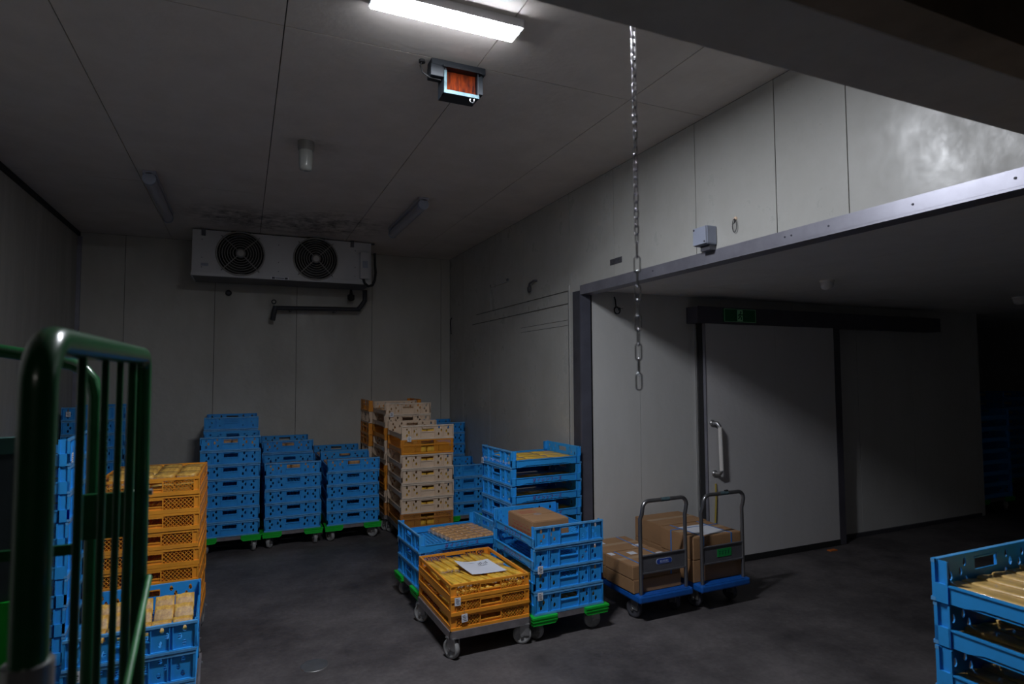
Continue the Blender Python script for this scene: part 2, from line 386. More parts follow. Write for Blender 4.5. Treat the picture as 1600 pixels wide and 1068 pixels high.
MB().box(3.567, 6.92, 4.083, YD-.001, 2.088, 2.232, c=.004).build('trim_10', 'header', kind='structure', label='charcoal rail cover above the sliding door')
# exit sign
ex = empty('exit_sign', (4.04, 4.083, 2.162), 0, 'small green emergency exit sign with running figure above the sliding door', 'sign')
MB().box(-.184, .184, -.012, 0, -.058, .058).build('sign_plate', 'signgreen', ex)
e = MB()
for a in ((-.184, .184, -.014, -.012, .054, .058), (-.184, .184, -.014, -.012, -.058, -.054), (-.184, -.18, -.014, -.012, -.054, .054), (.18, .184, -.014, -.012, -.054, .054)): e.box(*a)
e.build('sign_border', 'signline', ex)
e = MB(); e.box(-.034, .03, -.014, -.012, -.05, .05); e.build('pictogram_doorway', 'signline', ex)
e = MB(); e.lathe([(.0085, 0), (.0085, .003)], 12, T(.004, -.0145, .031) @ Rx(PI/2))
for p in ([(.0, .02), (-.006, -.004)], [(-.006, -.004), (.012, -.018), (.008, -.038)], [(-.006, -.004), (-.012, -.022), (-.028, -.028)], [(.0, .016), (.017, .004), (.026, .01)], [(.0, .016), (-.018, .008), (-.024, -.006)]):
    e.tube([(x, -.0155, z) for x, z in p], .0042, 6)
e.build('pictogram_runner', 'signgreen', ex)
e = MB(); e.tube([(.05, -.0135, -.01), (.085, -.0135, -.01)], .0028, 6); e.tube([(.062, -.0135, 0), (.05, -.0135, -.01), (.062, -.0135, -.02)], .0026, 6)
e.build('pictogram_arrow', mat('dim_green', (.03, .17, .08), .5), ex)
# smoke detectors of the side room
for k, (x, y, r, lab) in enumerate(((3.93, 3.10, .048, 'white dome detector on the low ceiling above the sliding door'), (6.45, 3.12, .05, 'white dome detector on the low ceiling at the right, in the dark'))):
    s = empty('smoke_detector', (x, y, CL), 0, lab, 'detector', 'detectors on the low ceiling')
    MB().lathe([(r*1.05, 0), (r*1.05, -.014), (r*.95, -.016)], 24).build('base', 'dome', s)
    MB().lathe([(r*.94, -.016), (r*.94, -.03), (r*.85, -.05), (r*.6, -.064), (r*.2, -.070)], 24).build('dome', 'dome', s)

# ------------------------------------------------------------------ ceiling lamp (the only lit one)
lm = empty('ceiling_lamp', (.761, 2.347, CH), 0, 'lit white LED batten lamp on the ceiling, the only one switched on', 'lamp')
MB().box(-.318, .318, -.060, .060, -.0388, 0, c=.001).build('body', 'lampbody', lm)
MB().box(-.313, .313, -.058, .058, -.0412, -.0389).build('diffuser', 'diff', lm)
for s in (-1, 1): MB().box(s*.3195-.0014, s*.3195+.0014, -.0605, .0605, -.0392, -.001).build('end_cap', 'lampbody', lm)

# two switched-off fluorescent battens
def batten(x, y0, y1, lab):
    t = empty('fluorescent_lamp', (x, (y0+y1)/2, CH), 0, lab, 'lamp', 'switched-off fluorescent lamps')
    h = (y1-y0)/2
    MB().box(-.045, .045, -h, h, -.03, 0, c=.004).build('body', 'tubeglass', t)
    MB().tube([(0, -h+.03, -.062), (0, h-.03, -.062)], .042, 14).build('cover', 'tubeglass', t)
    for s in (-1, 1):
        MB().tube([(0, s*(h-.035), -.062), (0, s*h, -.062)], .046, 14).build('end_cap', 'greybox', t)
batten(-.665, 5.13, 6.38, 'dark fluorescent batten on the ceiling left of the air cooler')
batten(1.40, 5.0, 6.2, 'dark fluorescent batten on the ceiling right of the air cooler')
# frosted globe lamp
gl = empty('jar_lamp', (.351, 4.10, CH), 0, 'unlit frosted glass jar lamp hanging from the ceiling seam', 'lamp')
MB().lathe([(.052, 0), (.052, -.045), (.047, -.06)], 24).build('holder', mat('holder_grey', (.2, .19, .18), .5), gl)
MB().lathe([(.044, -.055), (.045, -.09), (.042, -.16), (.038, -.185), (.02, -.192)], 24).build('glass_jar', 'frost', gl)

# rusty lit-sign housing below the lamp
tp = empty('heater_box', (.94, 2.79, CH), 0, 'rusty orange-faced metal box with pale rim mounted on the ceiling beyond the lit lamp', 'box')
MB().box(-.135, .145, -.045, .03, -.035, 0, c=.003).build('mounting_plate', 'trapdark', tp)
MB().box(-.14, -.06, -.05, .02, -.088, -.03, c=.004).build('terminal_box', 'trapdark', tp)
MB().box(-.075, .105, -.012, .045, -.165, -.03).box(-.075, -.070, -.05, -.012, -.165, -.03).box(.100, .105, -.05, -.012, -.165, -.03).box(-.075, .105, -.05, -.012, -.165, -.160).box(-.08, .12, -.062, -.012, -.04, -.03).build('housing', 'trapdark', tp)
MB().box(-.069, .099, -.020, -.0125, -.1595, -.041).build('face_panel', 'traprust', tp)
e = MB(); e.box(-.075, .105, -.057, -.0502, -.167, -.150); e.box(-.075, -.062, -.057, -.0502, -.150, -.055); e.build('face_rim', 'traprim', tp, label='pale blue chipped rim')
MB().box(.10, .135, -.03, .03, -.13, -.03).build('side_bracket', 'trapdark', tp)
MB().tube([(-.17, 0, 0), (-.178, 0, -.03), (-.17, -.01, -.065), (-.14, -.02, -.088), (-.08, -.02, -.09)], .004, 6).build('cable', 'rubber', tp)
MB().lathe([(.016, 0), (.016, -.012)], 12, T(-.17, 0, 0)).build('cable_gland', 'rubber', tp)
MB().tube(arc((.07, -.05, -.178), .012, PI*.5, 2.2*PI, 8), .003, 6).build('hook', 'chrome', tp)

# ------------------------------------------------------------------ air cooler on the back wall
AX0, AX1, AZ0, AZ1, AY = -.503, 1.325, 2.685, 3.165, 6.96
ac = empty('air_cooler', ((AX0+AX1)/2, AY, AZ0), 0, 'white twin-fan evaporator cooler hanging under the ceiling on the back wall', 'air cooler')
X = T(-(AX0+AX1)/2, -AY, -AZ0)
FC = [(-.046, 2.938), (.716, 2.938)]; FR = .232
holes = [[(cx_+FR*math.cos(-2*PI*k/40), cz_+FR*math.sin(-2*PI*k/40)) for k in range(40)] for cx_, cz_ in FC]
MB().plate([(AX0, AZ0+.035), (AX1, AZ0+.035), (AX1, AZ1), (AX0, AZ1)], holes, .004, X @ T(0, AY, 0)).build('front_panel', 'acwhite', ac)
cs = MB()
cs.box(AX0, AX0+.004, AY+.004, 7.44, AZ0+.035, AZ1, X); cs.box(AX1-.004, AX1, AY+.004, 7.44, AZ0+.035, AZ1, X)
cs.box(AX0, AX1, AY+.004, 7.44, AZ1-.004, AZ1, X); cs.box(AX0, AX1, 7.436, 7.44, AZ0+.035, AZ1, X)
cs.build('casing', 'acwhite', ac)
MB().box(AX0+.004, AX1-.004, 7.16, 7.43, AZ0+.04, AZ1-.006, X).build('coil_block', 'acdark', ac)
MB().box(AX0-.008, AX1+.003, AY-.012, 7.44, AZ0, AZ0+.036, X, c=.0015).build('drip_tray', 'acwhite', ac)
MB().box(AX0+.01, AX1-.01, AY+.002, 7.43, AZ0-.003, AZ0, X).build('tray_shade_plate', 'steeldark', ac)  # dark plate added as the shade under the cooler
for cx_, cz_ in FC:
    F = X @ T(cx_, AY, cz_) @ Rx(PI/2)
    gd = MB()
    for r in (.232, .205, .178, .152, .126, .10, .074):
        gd.tube([(r*math.cos(2*PI*k/32), r*math.sin(2*PI*k/32), .012+.03*(1-(r/.232)**2)) for k in range(32)], .0035 if r < .23 else .009, 5, closed=True, X=F)
    go = gd.build('fan_guard', 'wire', ac)
    for q in range(4):
        a = PI/4+q*PI/2
        MB().tube([(.05*math.cos(a), .05*math.sin(a), .045), (.15*math.cos(a), .15*math.sin(a), .03), (.262*math.cos(a), .262*math.sin(a), .004)], .005, 6, X=F).build('guard_spoke', 'wire', go)
    MB().lathe([(.05, .034), (.05, .05), (.03, .056)], 20, F).build('guard_hub', 'wire', go)
    fb = MB()
    fb.lathe([(.06, -.10), (.06, -.03), (.045, -.02)], 20, F)
    fo = fb.build('fan_motor', 'acdark', ac)
    for q in range(4):
        a = q*PI/2+.3
        vs = []
        for i in range(5):
            r = .055+.036*i
            for s in (-1, 1):
                an = a+s*(.42-.02*i)
                vs.append((r*math.cos(an), r*math.sin(an), -.07+s*.025))
        MB().add(vs, [(2*i, 2*i+1, 2*i+3, 2*i+2) for i in range(4)]+[(2*i+2, 2*i+3, 2*i+1, 2*i) for i in range(4)], True, F).build('fan_blade', 'acdark', fo)
    MB().tube([((.236)*math.cos(2*PI*k/36), .236*math.sin(2*PI*k/36), -.02) for k in range(36)], .022, 6, closed=True, X=F).build('fan_ring', 'acdark', ac)
for z in (AZ0+.19, AZ0+.38, AZ0+.09):
    for x in (AX0+.09, AX1-.18, .33): MB().lathe([(.005, 0), (.005, .003)], 6, X @ T(x, AY, z) @ Rx(PI/2)).build('screw', 'ink', ac)
np_ = MB().box(.255, .435, AY-.0135, AY-.012, AZ0+.004, AZ0+.03, X).build('nameplate', 'paper', ac)
MB().box(.265, .295, AY-.0145, AY-.0135, AZ0+.007, AZ0+.026, X).box(.395, .425, AY-.0145, AY-.0135, AZ0+.007, AZ0+.026, X).box(.30, .39, AY-.0145, AY-.0135, AZ0+.013, AZ0+.021, X).build('plate_print', 'ink', np_)
MB().box(-.42, -.35, AY-.002, AY-.0005, 2.79, 2.82, X).build('faded_sticker', 'greybox', ac)
jb = MB().box(1.195, 1.305, AY-.045, AY, 2.745, 3.05, X, c=.008).build('terminal_box', 'acwhite', ac)
MB().box(1.22, 1.28, AY-.0465, AY-.045, 2.87, 2.95, X).build('box_label', 'greybox', jb)
MB().tube([(x, AY-.02, z) for x, z in ((1.235, 2.745), (1.25, 2.70), (1.29, 2.665), (1.34, 2.68), (1.365, 2.74), (1.375, 2.83), (1.365, 2.92), (1.362, 3.05))], .015, 8, X=X).build('power_cable', 'rubber', ac)
for x in (-.40, 1.11): MB().box(x-.02, x+.02, AY-.01, AY+.06, AZ1-.06, CH, X).build('hanger_bracket', 'steeldark', ac)
MB().box(AX0+.02, AX1+.05, AY+.05, AY+.09, AZ1, CH-.001, X).build('hanger_rail', 'steeldark', ac)
pp = empty('drain_pipe', (.8, 7.5, 2.45), 0, 'dark insulated drain pipe running along the back wall under the cooler', 'pipe')
X = T(-.8, -7.5, -2.45)
MB().tube([(1.345, 7.45, 2.69), (1.345, 7.45, 2.56), (1.30, 7.45, 2.49), (1.27, 7.45, 2.455)], .028, 10, X=X).build('riser', 'pvc', pp)
MB().tube([(1.29, 7.45, 2.45), (.33, 7.45, 2.43)], .026, 10, X=X).build('horizontal_pipe', 'pvc', pp)
MB().tube([(.33, 7.45, 2.45), (.31, 7.45, 2.36), (.30, 7.47, 2.29)], .03, 10, X=X).build('elbow', 'pvc', pp)
MB().tube(arc((.31, 7.45, 2.50), .022, 0, 2*PI, 12), .007, 6, X=X).build('pipe_clip', 'pvc', pp)
for x in (.5, 1.0): MB().box(x-.012, x+.012, 7.45, YB, 2.41, 2.425, X).build('pipe_bracket', 'steeldark', pp)
kn = empty('round_valve', (1.18, 7.45, 2.60), 0, 'black round cap hanging under the right end of the cooler', 'valve')
MB().lathe([(.03, -.045), (.042, -.03), (.042, .02), (.02, .03), (.012, .09)], 16).build('cap', 'rubber', kn)
kn = empty('round_plug', (-.17, YB, 2.60), 0, 'small dark round plug on the back wall below the cooler', 'plug')
MB().lathe([(.03, 0), (.035, .012), (.02, .02)], 16, Rx(PI/2)).build('plug', 'pvc', kn)

# ------------------------------------------------------------------ small fittings on the walls
jb = empty('junction_box', (XR, 2.735, 2.395), 0, 'grey square junction box on the wall above the steel-trimmed opening', 'junction box')
MB().box(-.078, 0, -.055, .058, 0, .11, c=.008).build('box_body', 'greybox', jb)
MB().box(-.084, -.0781, -.052, .055, .004, .106, c=.002).build('box_lid', 'greybox', jb)
for y, z in ((.045, .095), (-.042, .016)): MB().lathe([(.006, 0), (.006, .003)], 8, T(-.084, y, z) @ Ry(-PI/2)).build('screw', 'ink', jb)
MB().box(-.05, 0, -.045, .03, -.03, .0).build('cable_gland', 'steeldark', jb)
lp = []
for t_ in range(15):
    a = t_/14*2*PI*.96+PI/2
    lp.append((-.012, .014*math.cos(a)*1.1, -.04+.038*math.sin(a)))
lp += [(-.012, -.006, -.02), (-.012, .006, -.03), (-.006, 0, 0)]
w1 = empty('wire_loop', (XR, 2.533, 2.512), 0, 'small dark wire loop sticking out of the wall right of the junction box', 'wire')
MB().tube(lp, .0022, 5).build('wire', 'rubber', w1)
MB().lathe([(.012, 0), (.01, .006)], 10, Ry(-PI/2)).build('sealant_blob', 'cream', w1)
w2 = empty('metal_plate', (XR, 3.72, 2.48), 0, 'small two-hole metal plate screwed to the wall near the chain', 'plate')
MB().plate([(-.075, -.02), (.075, -.02), (.075, .022), (-.075, .022)], [[(s*.04+.009*math.cos(-k*PI/4), .009*math.sin(-k*PI/4)) for k in range(8)] for s in (-1, 1)], .004, T(-.004, 0, 0) @ Rz(-PI/2)).build('plate', 'steeldark', w2)
for s in (-1, 1): MB().lathe([(.007, 0), (.007, .002)], 8, T(-.001, s*.04, 0) @ Ry(-PI/2)).build('screw', 'alu', w2)
w3 = empty('cable_coil', (2.82, YD, 2.29), 0, 'small coil of black cable hanging on the wall left of the sliding door', 'cable')
MB().tube([(0, 0, 0), (0, -.015, -.03), (.002, -.02, -.085)], .006, 6).build('cable_stub', 'rubber', w3)
cp = [((.026+.003*math.sin(k*.7))*math.cos(k*.5), -.02-.0012*k, -.115+.03*math.sin(k*.5)) for k in range(28)]
MB().tube(cp, .0035, 6).build('coil', 'rubber', w3)
MB().tube([(0, -.02, -.088), (.03, -.022, -.095), (.07, -.02, -.097)], .0022, 5).build('cable_tail', 'rubber', w3)
w4 = empty('pipe_clamp', (XR, 5.09, 2.48), 0, 'rusty pipe clamp with a bent stub on the side wall', 'clamp')
MB().tube([(0, -.06, .045), (-.03, -.05, .045), (-.035, .03, .03), (-.035, .05, 0)], .01, 8).build('stub', 'steeldark', w4)
MB().tube(arc((-.03, .05, -.02), .03, 0, 2*PI, 10, 'yz')[:-1], .008, 6, closed=True).build('ring', 'steeldark', w4)
w5 = empty('wall_bracket', (XR, 5.94, 2.63), 0, 'pale flat bracket bar on the side wall above the blanked opening', 'bracket')
MB().box(-.012, 0, -.24, .24, -.02, .012).build('bar', 'wall_side', w5)
for s in (-1, 1): MB().lathe([(.018, 0), (.014, .014)], 10, T(0, s*.23, 0) @ Ry(-PI/2)).build('bolt', 'steeldark', w5)
w6 = empty('loose_wire', (XR, 7.55, 2.37), 0, 'loose dark wire hanging in the back right corner', 'wire')
MB().tube([(0, 0, .03), (-.02, 0, 0), (-.03, -.02, -.05), (-.02, 0, -.10), (-.01, .01, -.19)], .006, 6).build('wire', 'rubber', w6)

# ------------------------------------------------------------------ hanging chain
chn = empty('hanging_chain', (.697, .965, 2.42), 0, 'steel chain hanging down from above the doorway lintel', 'chain')
def link_mesh(L_, W_, r, nm):
    p = arc((0, 0, L_/2-W_/2), W_/2, 0, PI, 6)+arc((0, 0, -L_/2+W_/2), W_/2, PI, 2*PI, 6)
    return MB().tube(p, r, 6, closed=True).mesh(nm, 'chrome')
ls = link_mesh(.0200, .0085, .0016, 'chain_link'); ll = link_mesh(.0330, .0115, .0014, 'chain_link')
z = 2.42; k = 0
while z > 1.90:
    link('chain_link', ls, chn, (0, 0, z-2.42), (0, 0, .3+k*PI/2+random.uniform(-.2, .2))); z -= .0158; k += 1
z -= .008
for q in range(10):
    link('chain_link', ll, chn, (0, 0, z-2.42), (0, 0, -.35+k*PI/2+random.uniform(-.15, .15))); z -= .0284; k += 1
MB().box(-.02, .02, -.05, .01, .008, .03).tube([(0, 0, .02), (0, 0, -.004)], .003, 6).build('chain_bracket', 'zinc', chn)

# ------------------------------------------------------------------ crates
W, L, H = .515, .64, .134
def teardrop(cx_, cz_, w_, h_, up_=True):
    p = []
    for k in range(10):
        a = -2*PI*k/10+PI/2
        rr = w_/2*(1 if math.sin(a)*(1 if up_ else -1) < .3 else .8)
        p.append((cx_+rr*math.cos(a), cz_+h_/2*math.sin(a)))
    return p
def end_wall_fancy():
    m = MB(); w = W-.012; h = H-.004
    holes = [[(-.060, .072), (-.060, .108), (.060, .108), (.060, .072)]]
    g = [(-.205, .100), (-.186, .068), (-.205, .038), (-.113, .104), (-.135, .076), (-.108, .044)]
    for x, z_ in g:
        holes.append(teardrop(x, z_, .019, .029)); holes.append(teardrop(-x, z_, .019, .029))
    m.plate([(-w/2, 0), (w/2, 0), (w/2, h), (-w/2, h)], holes, .004, T(0, -L/2+.012, 0))
    Y0 = -L/2+.0005; Y1 = -L/2+.012
    m.cur = 1; m.box(-W/2, W/2, Y0, Y1, h-.011, h); m.box(-W/2, W/2, Y0-.003, Y1, .000, .011); m.cur = 0   # rim and foot ledge
    m.box(-W/2+.002, W/2-.002, Y0, Y1, .011, .015)
    for x in (-.251, -.160, -.146, -.072, .068, .142, .156, .247): m.box(x, x+.004, Y0+.002, Y1, .011, h-.011)
    m.box(-.072, .072, Y0+.004, Y1, .062, .068)             # below the hand hole
    m.box(-.062, .062, Y0+.003, Y1+.006, .108, .113)
    return m
def corner_posts(h, dx_=.048):
    out = []
    for sx in (-1, 1):
        for sy in (-1, 1):
            m = MB()
            S = Matrix.Diagonal((sx, sy, 1, 1)); flip = sx*sy < 0
            q = MB()
            q.box(W/2-.012, W/2-.008, L/2-dx_, L/2-.002, 0, h)      # recessed web
            q.box(W/2-.012, W/2-.0005, L/2-.012, L/2-.002, 0, h+.003)
            q.box(W/2-.012, W/2-.0005, L/2-dx_, L/2-dx_+.006, 0, h)
            q.box(W/2-.012, W/2-.0005, L/2-dx_, L/2-.002, .0, .058 if h > .1 else .03)
            if flip: q.f = [f[::-1] for f in q.f]
            m.add(q.v, q.f, X=S); out.append(m)
    return out
def side_rail(hmid):
    m = MB(); a = L/2-.046; n = 12
    top = [(-a, .058), (a, .058)]
    bot = []
    for i in range(n+1):
        t = -1+2*i/n; e_ = .0 if abs(t) > .8 else .011*min(1, (.8-abs(t))/.12)
        bot.append((a*t, e_+.001))
    outer = bot+[(a, hmid), (-a, hmid)]
    m.plate(outer, [], .005, T(W/2-.006, 0, 0) @ Rz(PI/2) @ T(0, -.0, 0))
    m.box(W/2-.013, W/2-.0015, -a, a, hmid-.006, hmid)
    return m
def base_grid(nx=17, ny=21, t=.003):
    m = MB(); a = W/2-.013; c = L/2-.014
    for i in range(nx+1):
        x = -a+2*a*i/nx; m.box(x-.0045, x+.0045, -c, c, .002, .002+t)
    for j in range(ny+1):
        y = -c+2*c*j/ny; m.box(-a, a, y-.0045, y+.0045, .0021, .0021+t)
    return m
def flip180(m):
    q = MB(); q.add(m.v, m.f, X=Rz(PI), mi=list(m.mi)); return q
def lattice(m, x0, x1, z0, z1, Y, step=.0205, r=.0015, X=None):
    """diagonal lattice bars clipped to a rectangle in xz at depth Y"""
    wdt, hgt = x1-x0, z1-z0
    for s in (1, -1):
        k = -hgt+step/2
        while k < wdt:
            xa, za = x0+k, z0; xb, zb = x0+k+hgt, z1
            if xa < x0: za += x0-xa; xa = x0
            if xb > x1: zb -= xb-x1; xb = x1
            if zb-za > .004:
                if s < 0: xa, xb = x0+x1-xa, x0+x1-xb
                d = Vector((xb-xa, 0, zb-za)).normalized(); nn = Vector((-d.z, 0, d.x))*r
                A = Vector((xa, Y, za)); B = Vector((xb, Y, zb)); o = Vector((0, .003, 0))
                vs = [A-nn, A+nn, B+nn, B-nn, A-nn+o, A+nn+o, B+nn+o, B-nn+o]
                m.add(vs, [(0, 1, 2, 3), (7, 6, 5, 4), (0, 4, 5, 1), (3, 2, 6, 7)] if s > 0 else [(3, 2, 1, 0), (4, 5, 6, 7), (1, 5, 4, 0), (7, 6, 2, 3)], X=X)
            k += step
def end_wall_lattice(h, mid=True):
    m = MB(); Y0 = -L/2+.0005; Y1 = -L/2+.012
    m.box(-W/2, W/2, Y0, Y1, h-.014, h-.001)               # rim
    m.box(-W/2, W/2, Y0-.003, Y1, 0, .020)                 # foot band
    for x in (-W/2, -.165, -.072, .066, .225, W/2-.006): m.box(x, x+.006, Y0+.001, Y1, .02, h-.014)
    m.box(-.225, -.219, Y0+.001, Y1, .02, h-.014)
    lo, hi = .02, h-.014
    m.box(-.066, .066, Y0+.005, Y0+.009, lo, lo+(hi-lo)*.22); m.box(-.066, .066, Y0+.001, Y1, lo+(hi-lo)*.22, lo+(hi-lo)*.32)
    m.box(-.066, .066, Y0+.001, Y1, hi-.009, hi)
    m.box(-W/2, -.219, Y0+.006, Y0+.009, lo, hi); m.box(.225, W/2, Y0+.006, Y0+.009, lo, hi)
    lattice(m, -.219, -.165, lo, hi, Y0+.005); lattice(m, -.159, -.072, lo, hi, Y0+.005); lattice(m, .072, .225, lo, hi, Y0+.005)
    return m
def end_wall_tall_lattice():
    h = H; m = MB(); Y0 = -L/2+.0005; Y1 = -L/2+.012
    m.box(-W/2, W/2, Y0, Y1, h-.012, h-.002); m.box(-W/2, W/2, Y0-.003, Y1, 0, .016); m.box(-W/2, W/2, Y0, Y1, .078, .088)
    for x in (-W/2, -.072, .066, W/2-.006): m.box(x, x+.006, Y0+.001, Y1, .016, h-.012)
    for z0, z1 in ((.088, h-.012), (.016, .078)):
        lattice(m, -.235, -.072, z0, z1, Y0+.005, .0175, .0021); lattice(m, .072, .235, z0, z1, Y0+.005, .0175, .0021)
        m.box(-W/2, -.235, Y0+.006, Y0+.009, z0, z1); m.box(.235, W/2, Y0+.006, Y0+.009, z0, z1)
    return m
def side_low_lattice(h, lat):
    m = MB(); a = L/2-.012
    m.box(W/2-.012, W/2-.0005, -a, a, h-.020, h-.001)
    m.box(W/2-.012, W/2-.0005, -a, a, 0, .026)
    for y in (-a, -.17, -.06, .05, .16, a-.01) if lat else (-a, a-.03):
        m.box(W/2-.01, W/2-.002, y, y+(.008 if lat else .03), .026, h-.02)
    if lat: lattice(m, -a, a, .026, h-.02, -W/2+.004, .018, .0022, X=Rz(PI/2))
    else: m.box(W/2-.0135, W/2+.001, -a, a, .026, .030)
    return m
HO = .092
KIND = {}
def defkind(key, colour, ends, sides, h, grid=(17, 21)):
    colour = [colour, {'blue': 'bluerim', 'cream': 'creamrim'}.get(colour, 'orangerim')]
    e1 = ends(); e2 = flip180(ends()); s1 = sides(); s2 = flip180(sides())
    parts = [('end_wall', e1.mesh('end_wall', *colour)), ('end_wall', e2.mesh('end_wall', *colour)),
             ('side_rail', s1.mesh('side_rail', *colour)), ('side_rail', s2.mesh('side_rail', *colour)),
             ('base_grid', base_grid(*grid).mesh('base_grid', colour[0]))]
    if h > .1: parts += [('corner_post', q.mesh('corner_post', colour[0])) for q in corner_posts(H-.006)]
    KIND[key] = (parts, h)
defkind('blue', 'blue', end_wall_fancy, lambda: side_rail(.058), H)
defkind('cream', 'cream', end_wall_fancy, lambda: side_rail(.050), H)
defkind('low', 'orange', lambda: end_wall_lattice(HO), lambda: side_low_lattice(HO, False), HO)
defkind('lowlat', 'orange', lambda: end_wall_lattice(HO), lambda: side_low_lattice(HO, True), HO)
defkind('tall', 'orange', end_wall_tall_lattice, lambda: side_rail(.05), H)
defkind('tallbrown', 'brownor', end_wall_tall_lattice, lambda: side_rail(.05), H)

# tag (price ticket on a wire) fixed to a crate corner
tagm = MB().box(-.019, .019, -.002, 0, -.048, 0, c=.0015).mesh('ticket', 'paper')
tagp = MB()
for i, (x0, x1) in enumerate(((-.012, .004), (-.010, .012), (-.012, .008), (-.006, .012))): tagp.box(x0, x1, -.0026, -.002, -.012-.009*i, -.0085-.009*i)
tagp = tagp.mesh('ticket_print', 'ink')
wirm = MB().tube([(0, 0, -.004), (.004, -.003, .01), (-.003, -.002, .022), (.006, 0, .034)], .0009, 4).mesh('ticket_wire', 'zinc')
def ticket(crate, x, z, side='front'):
    t = link('ticket', tagm, crate, (x, -L/2-.0045, z) if side == 'front' else (x, L/2+.0045, z), (0, random.uniform(-.06, .06), 0 if side == 'front' else PI))
    link('ticket_print', tagp, t); link('ticket_wire', wirm, t)
# katakana lettering on the side rails
fc = bpy.data.curves.new('lettering', 'FONT'); fc.body = 'ダイシンフーズ'; fc.size = .034; fc.space_character = 1.28; fc.align_x = 'CENTER'; fc.extrude = .0004
fo = bpy.data.objects.new('lettering', fc); COL.objects.link(fo)
dg = bpy.context.evaluated_depsgraph_get(); letm = bpy.data.meshes.new_from_object(fo.evaluated_get(dg)); letm.materials.clear(); letm.materials.append(M['purple'])
bpy.data.objects.remove(fo)

def caster_meshes():
    fk = MB(); fk.box(-.03, .03, -.03, .03, .112, .118); fk.box(-.02, -.016, -.028, .022, .05, .112); fk.box(.016, .02, -.028, .022, .05, .112)
    wh = MB(); wh.lathe([(.012, -.015), (.034, -.012), (.036, -.014), (.05, -.013), (.052, -.006), (.052, .006), (.05, .013), (.036, .014), (.034, .012), (.012, .015)], 22, T(0, .012, .052) @ Ry(PI/2))
    ax = MB(); ax.lathe([(.009, -.024), (.009, .024)], 8, T(0, .012, .052) @ Ry(PI/2))
    return fk.mesh('fork', 'zinc'), wh.mesh('wheel', 'wheel'), ax.mesh('axle', 'zinc')
CFM = caster_meshes(); CFD = CFM[1].copy(); CFD.materials[0] = M['steeldark']
def caster(parent, x, y, a=0, s=1, wheel=None):
    c = link('caster', CFM[0], parent, (x, y, 0), (0, 0, a)); c.scale = (s, s, s)
    link('wheel', wheel or CFM[1], c); link('axle', CFM[2], c)
def bumper_mesh():
    # L-shaped corner bumper, outer corner at (0,0), arms towards +x and +y
    m = MB()
    def arm(ln, X):
        m.plate([(0, -.052), (ln-.018, -.052), (ln, -.036), (ln, 0), (0, 0)], [], .018, X)
        m.plate([(0.0, -.012), (ln-.004, -.012), (ln-.004, 0), (0, 0)], [], .007, X @ T(0, -.007, 0))
        m.plate([(0.0, -.030), (ln-.006, -.030), (ln-.006, -.024), (0, -.024)], [], .005, X @ T(0, -.005, 0))
    arm(.17, T(0, 0, 0)); 
    q = MB(); 
    q.box(0, .018, .018, .17, -.036, 0); q.box(0, .018, .018, .152, -.052, -.036); q.box(-.007, 0, -.007, .166, -.012, 0); q.box(-.005, 0, -.005, .164, -.03, -.024)
    m.add(q.v, q.f); m.box(.018, .06, .018, .06, -.01, -.004)
    return m
bq = bumper_mesh()
BUMP = {}
for sx in (1, -1):
    for sy in (1, -1):
        q = MB(); fl = sx*sy < 0
        q.add(bq.v, [f[::-1] if fl else f for f in bq.f], X=Matrix.Diagonal((-sx, -sy, 1, 1))); BUMP[(sx, sy)] = q.mesh('corner_bumper', 'green')
def dolly(x, y, rz, z0, kind, label, angs=(.5, .4, .7, .3)):
    d = empty('crate_dolly', (x, y, 0), rz, label, 'dolly', 'wheeled crate dollies')
    w_, l_ = W/2+.002, L/2+.002
    m = MB(); m.box(-w_+.02, w_-.02, -l_+.004, -l_+.04, z0-.036, z0-.003); m.box(-w_+.02, w_-.02, l_-.04, l_-.004, z0-.036, z0-.003)
    m.box(-w_+.004, -w_+.04, -l_+.004, l_-.004, z0-.036, z0-.003); m.box(w_-.04, w_-.004, -l_+.004, l_-.004, z0-.036, z0-.003)
    m.box(-w_+.04, w_-.04, -.03, .03, z0-.030, z0-.006)
    if kind == 'plain': m.box(-w_-.002, w_+.002, -l_-.002, -l_+.012, z0-.042, z0+.003); m.box(-w_-.002, -w_+.010, -l_-.002, l_+.002, z0-.042, z0+.003); m.box(w_-.01, w_+.002, -l_-.002, l_+.002, z0-.042, z0+.003); m.box(-w_-.002, w_+.002, l_-.012, l_+.002, z0-.042, z0+.003)
    m.build('frame', 'dolly', d)
    if kind == 'green':
        for (sx, sy), me in BUMP.items(): link('corner_bumper', me, d, (sx*(w_+.012), sy*(l_+.012), z0-.001))
    i = 0
    for sx in (-1, 1):
        for sy in (-1, 1):
            caster(d, sx*(w_-(.028 if kind == 'plain' else .05)), sy*(l_-(.03 if kind == 'plain' else .06)), angs[i], (z0-.034)/.118); i += 1
    return d

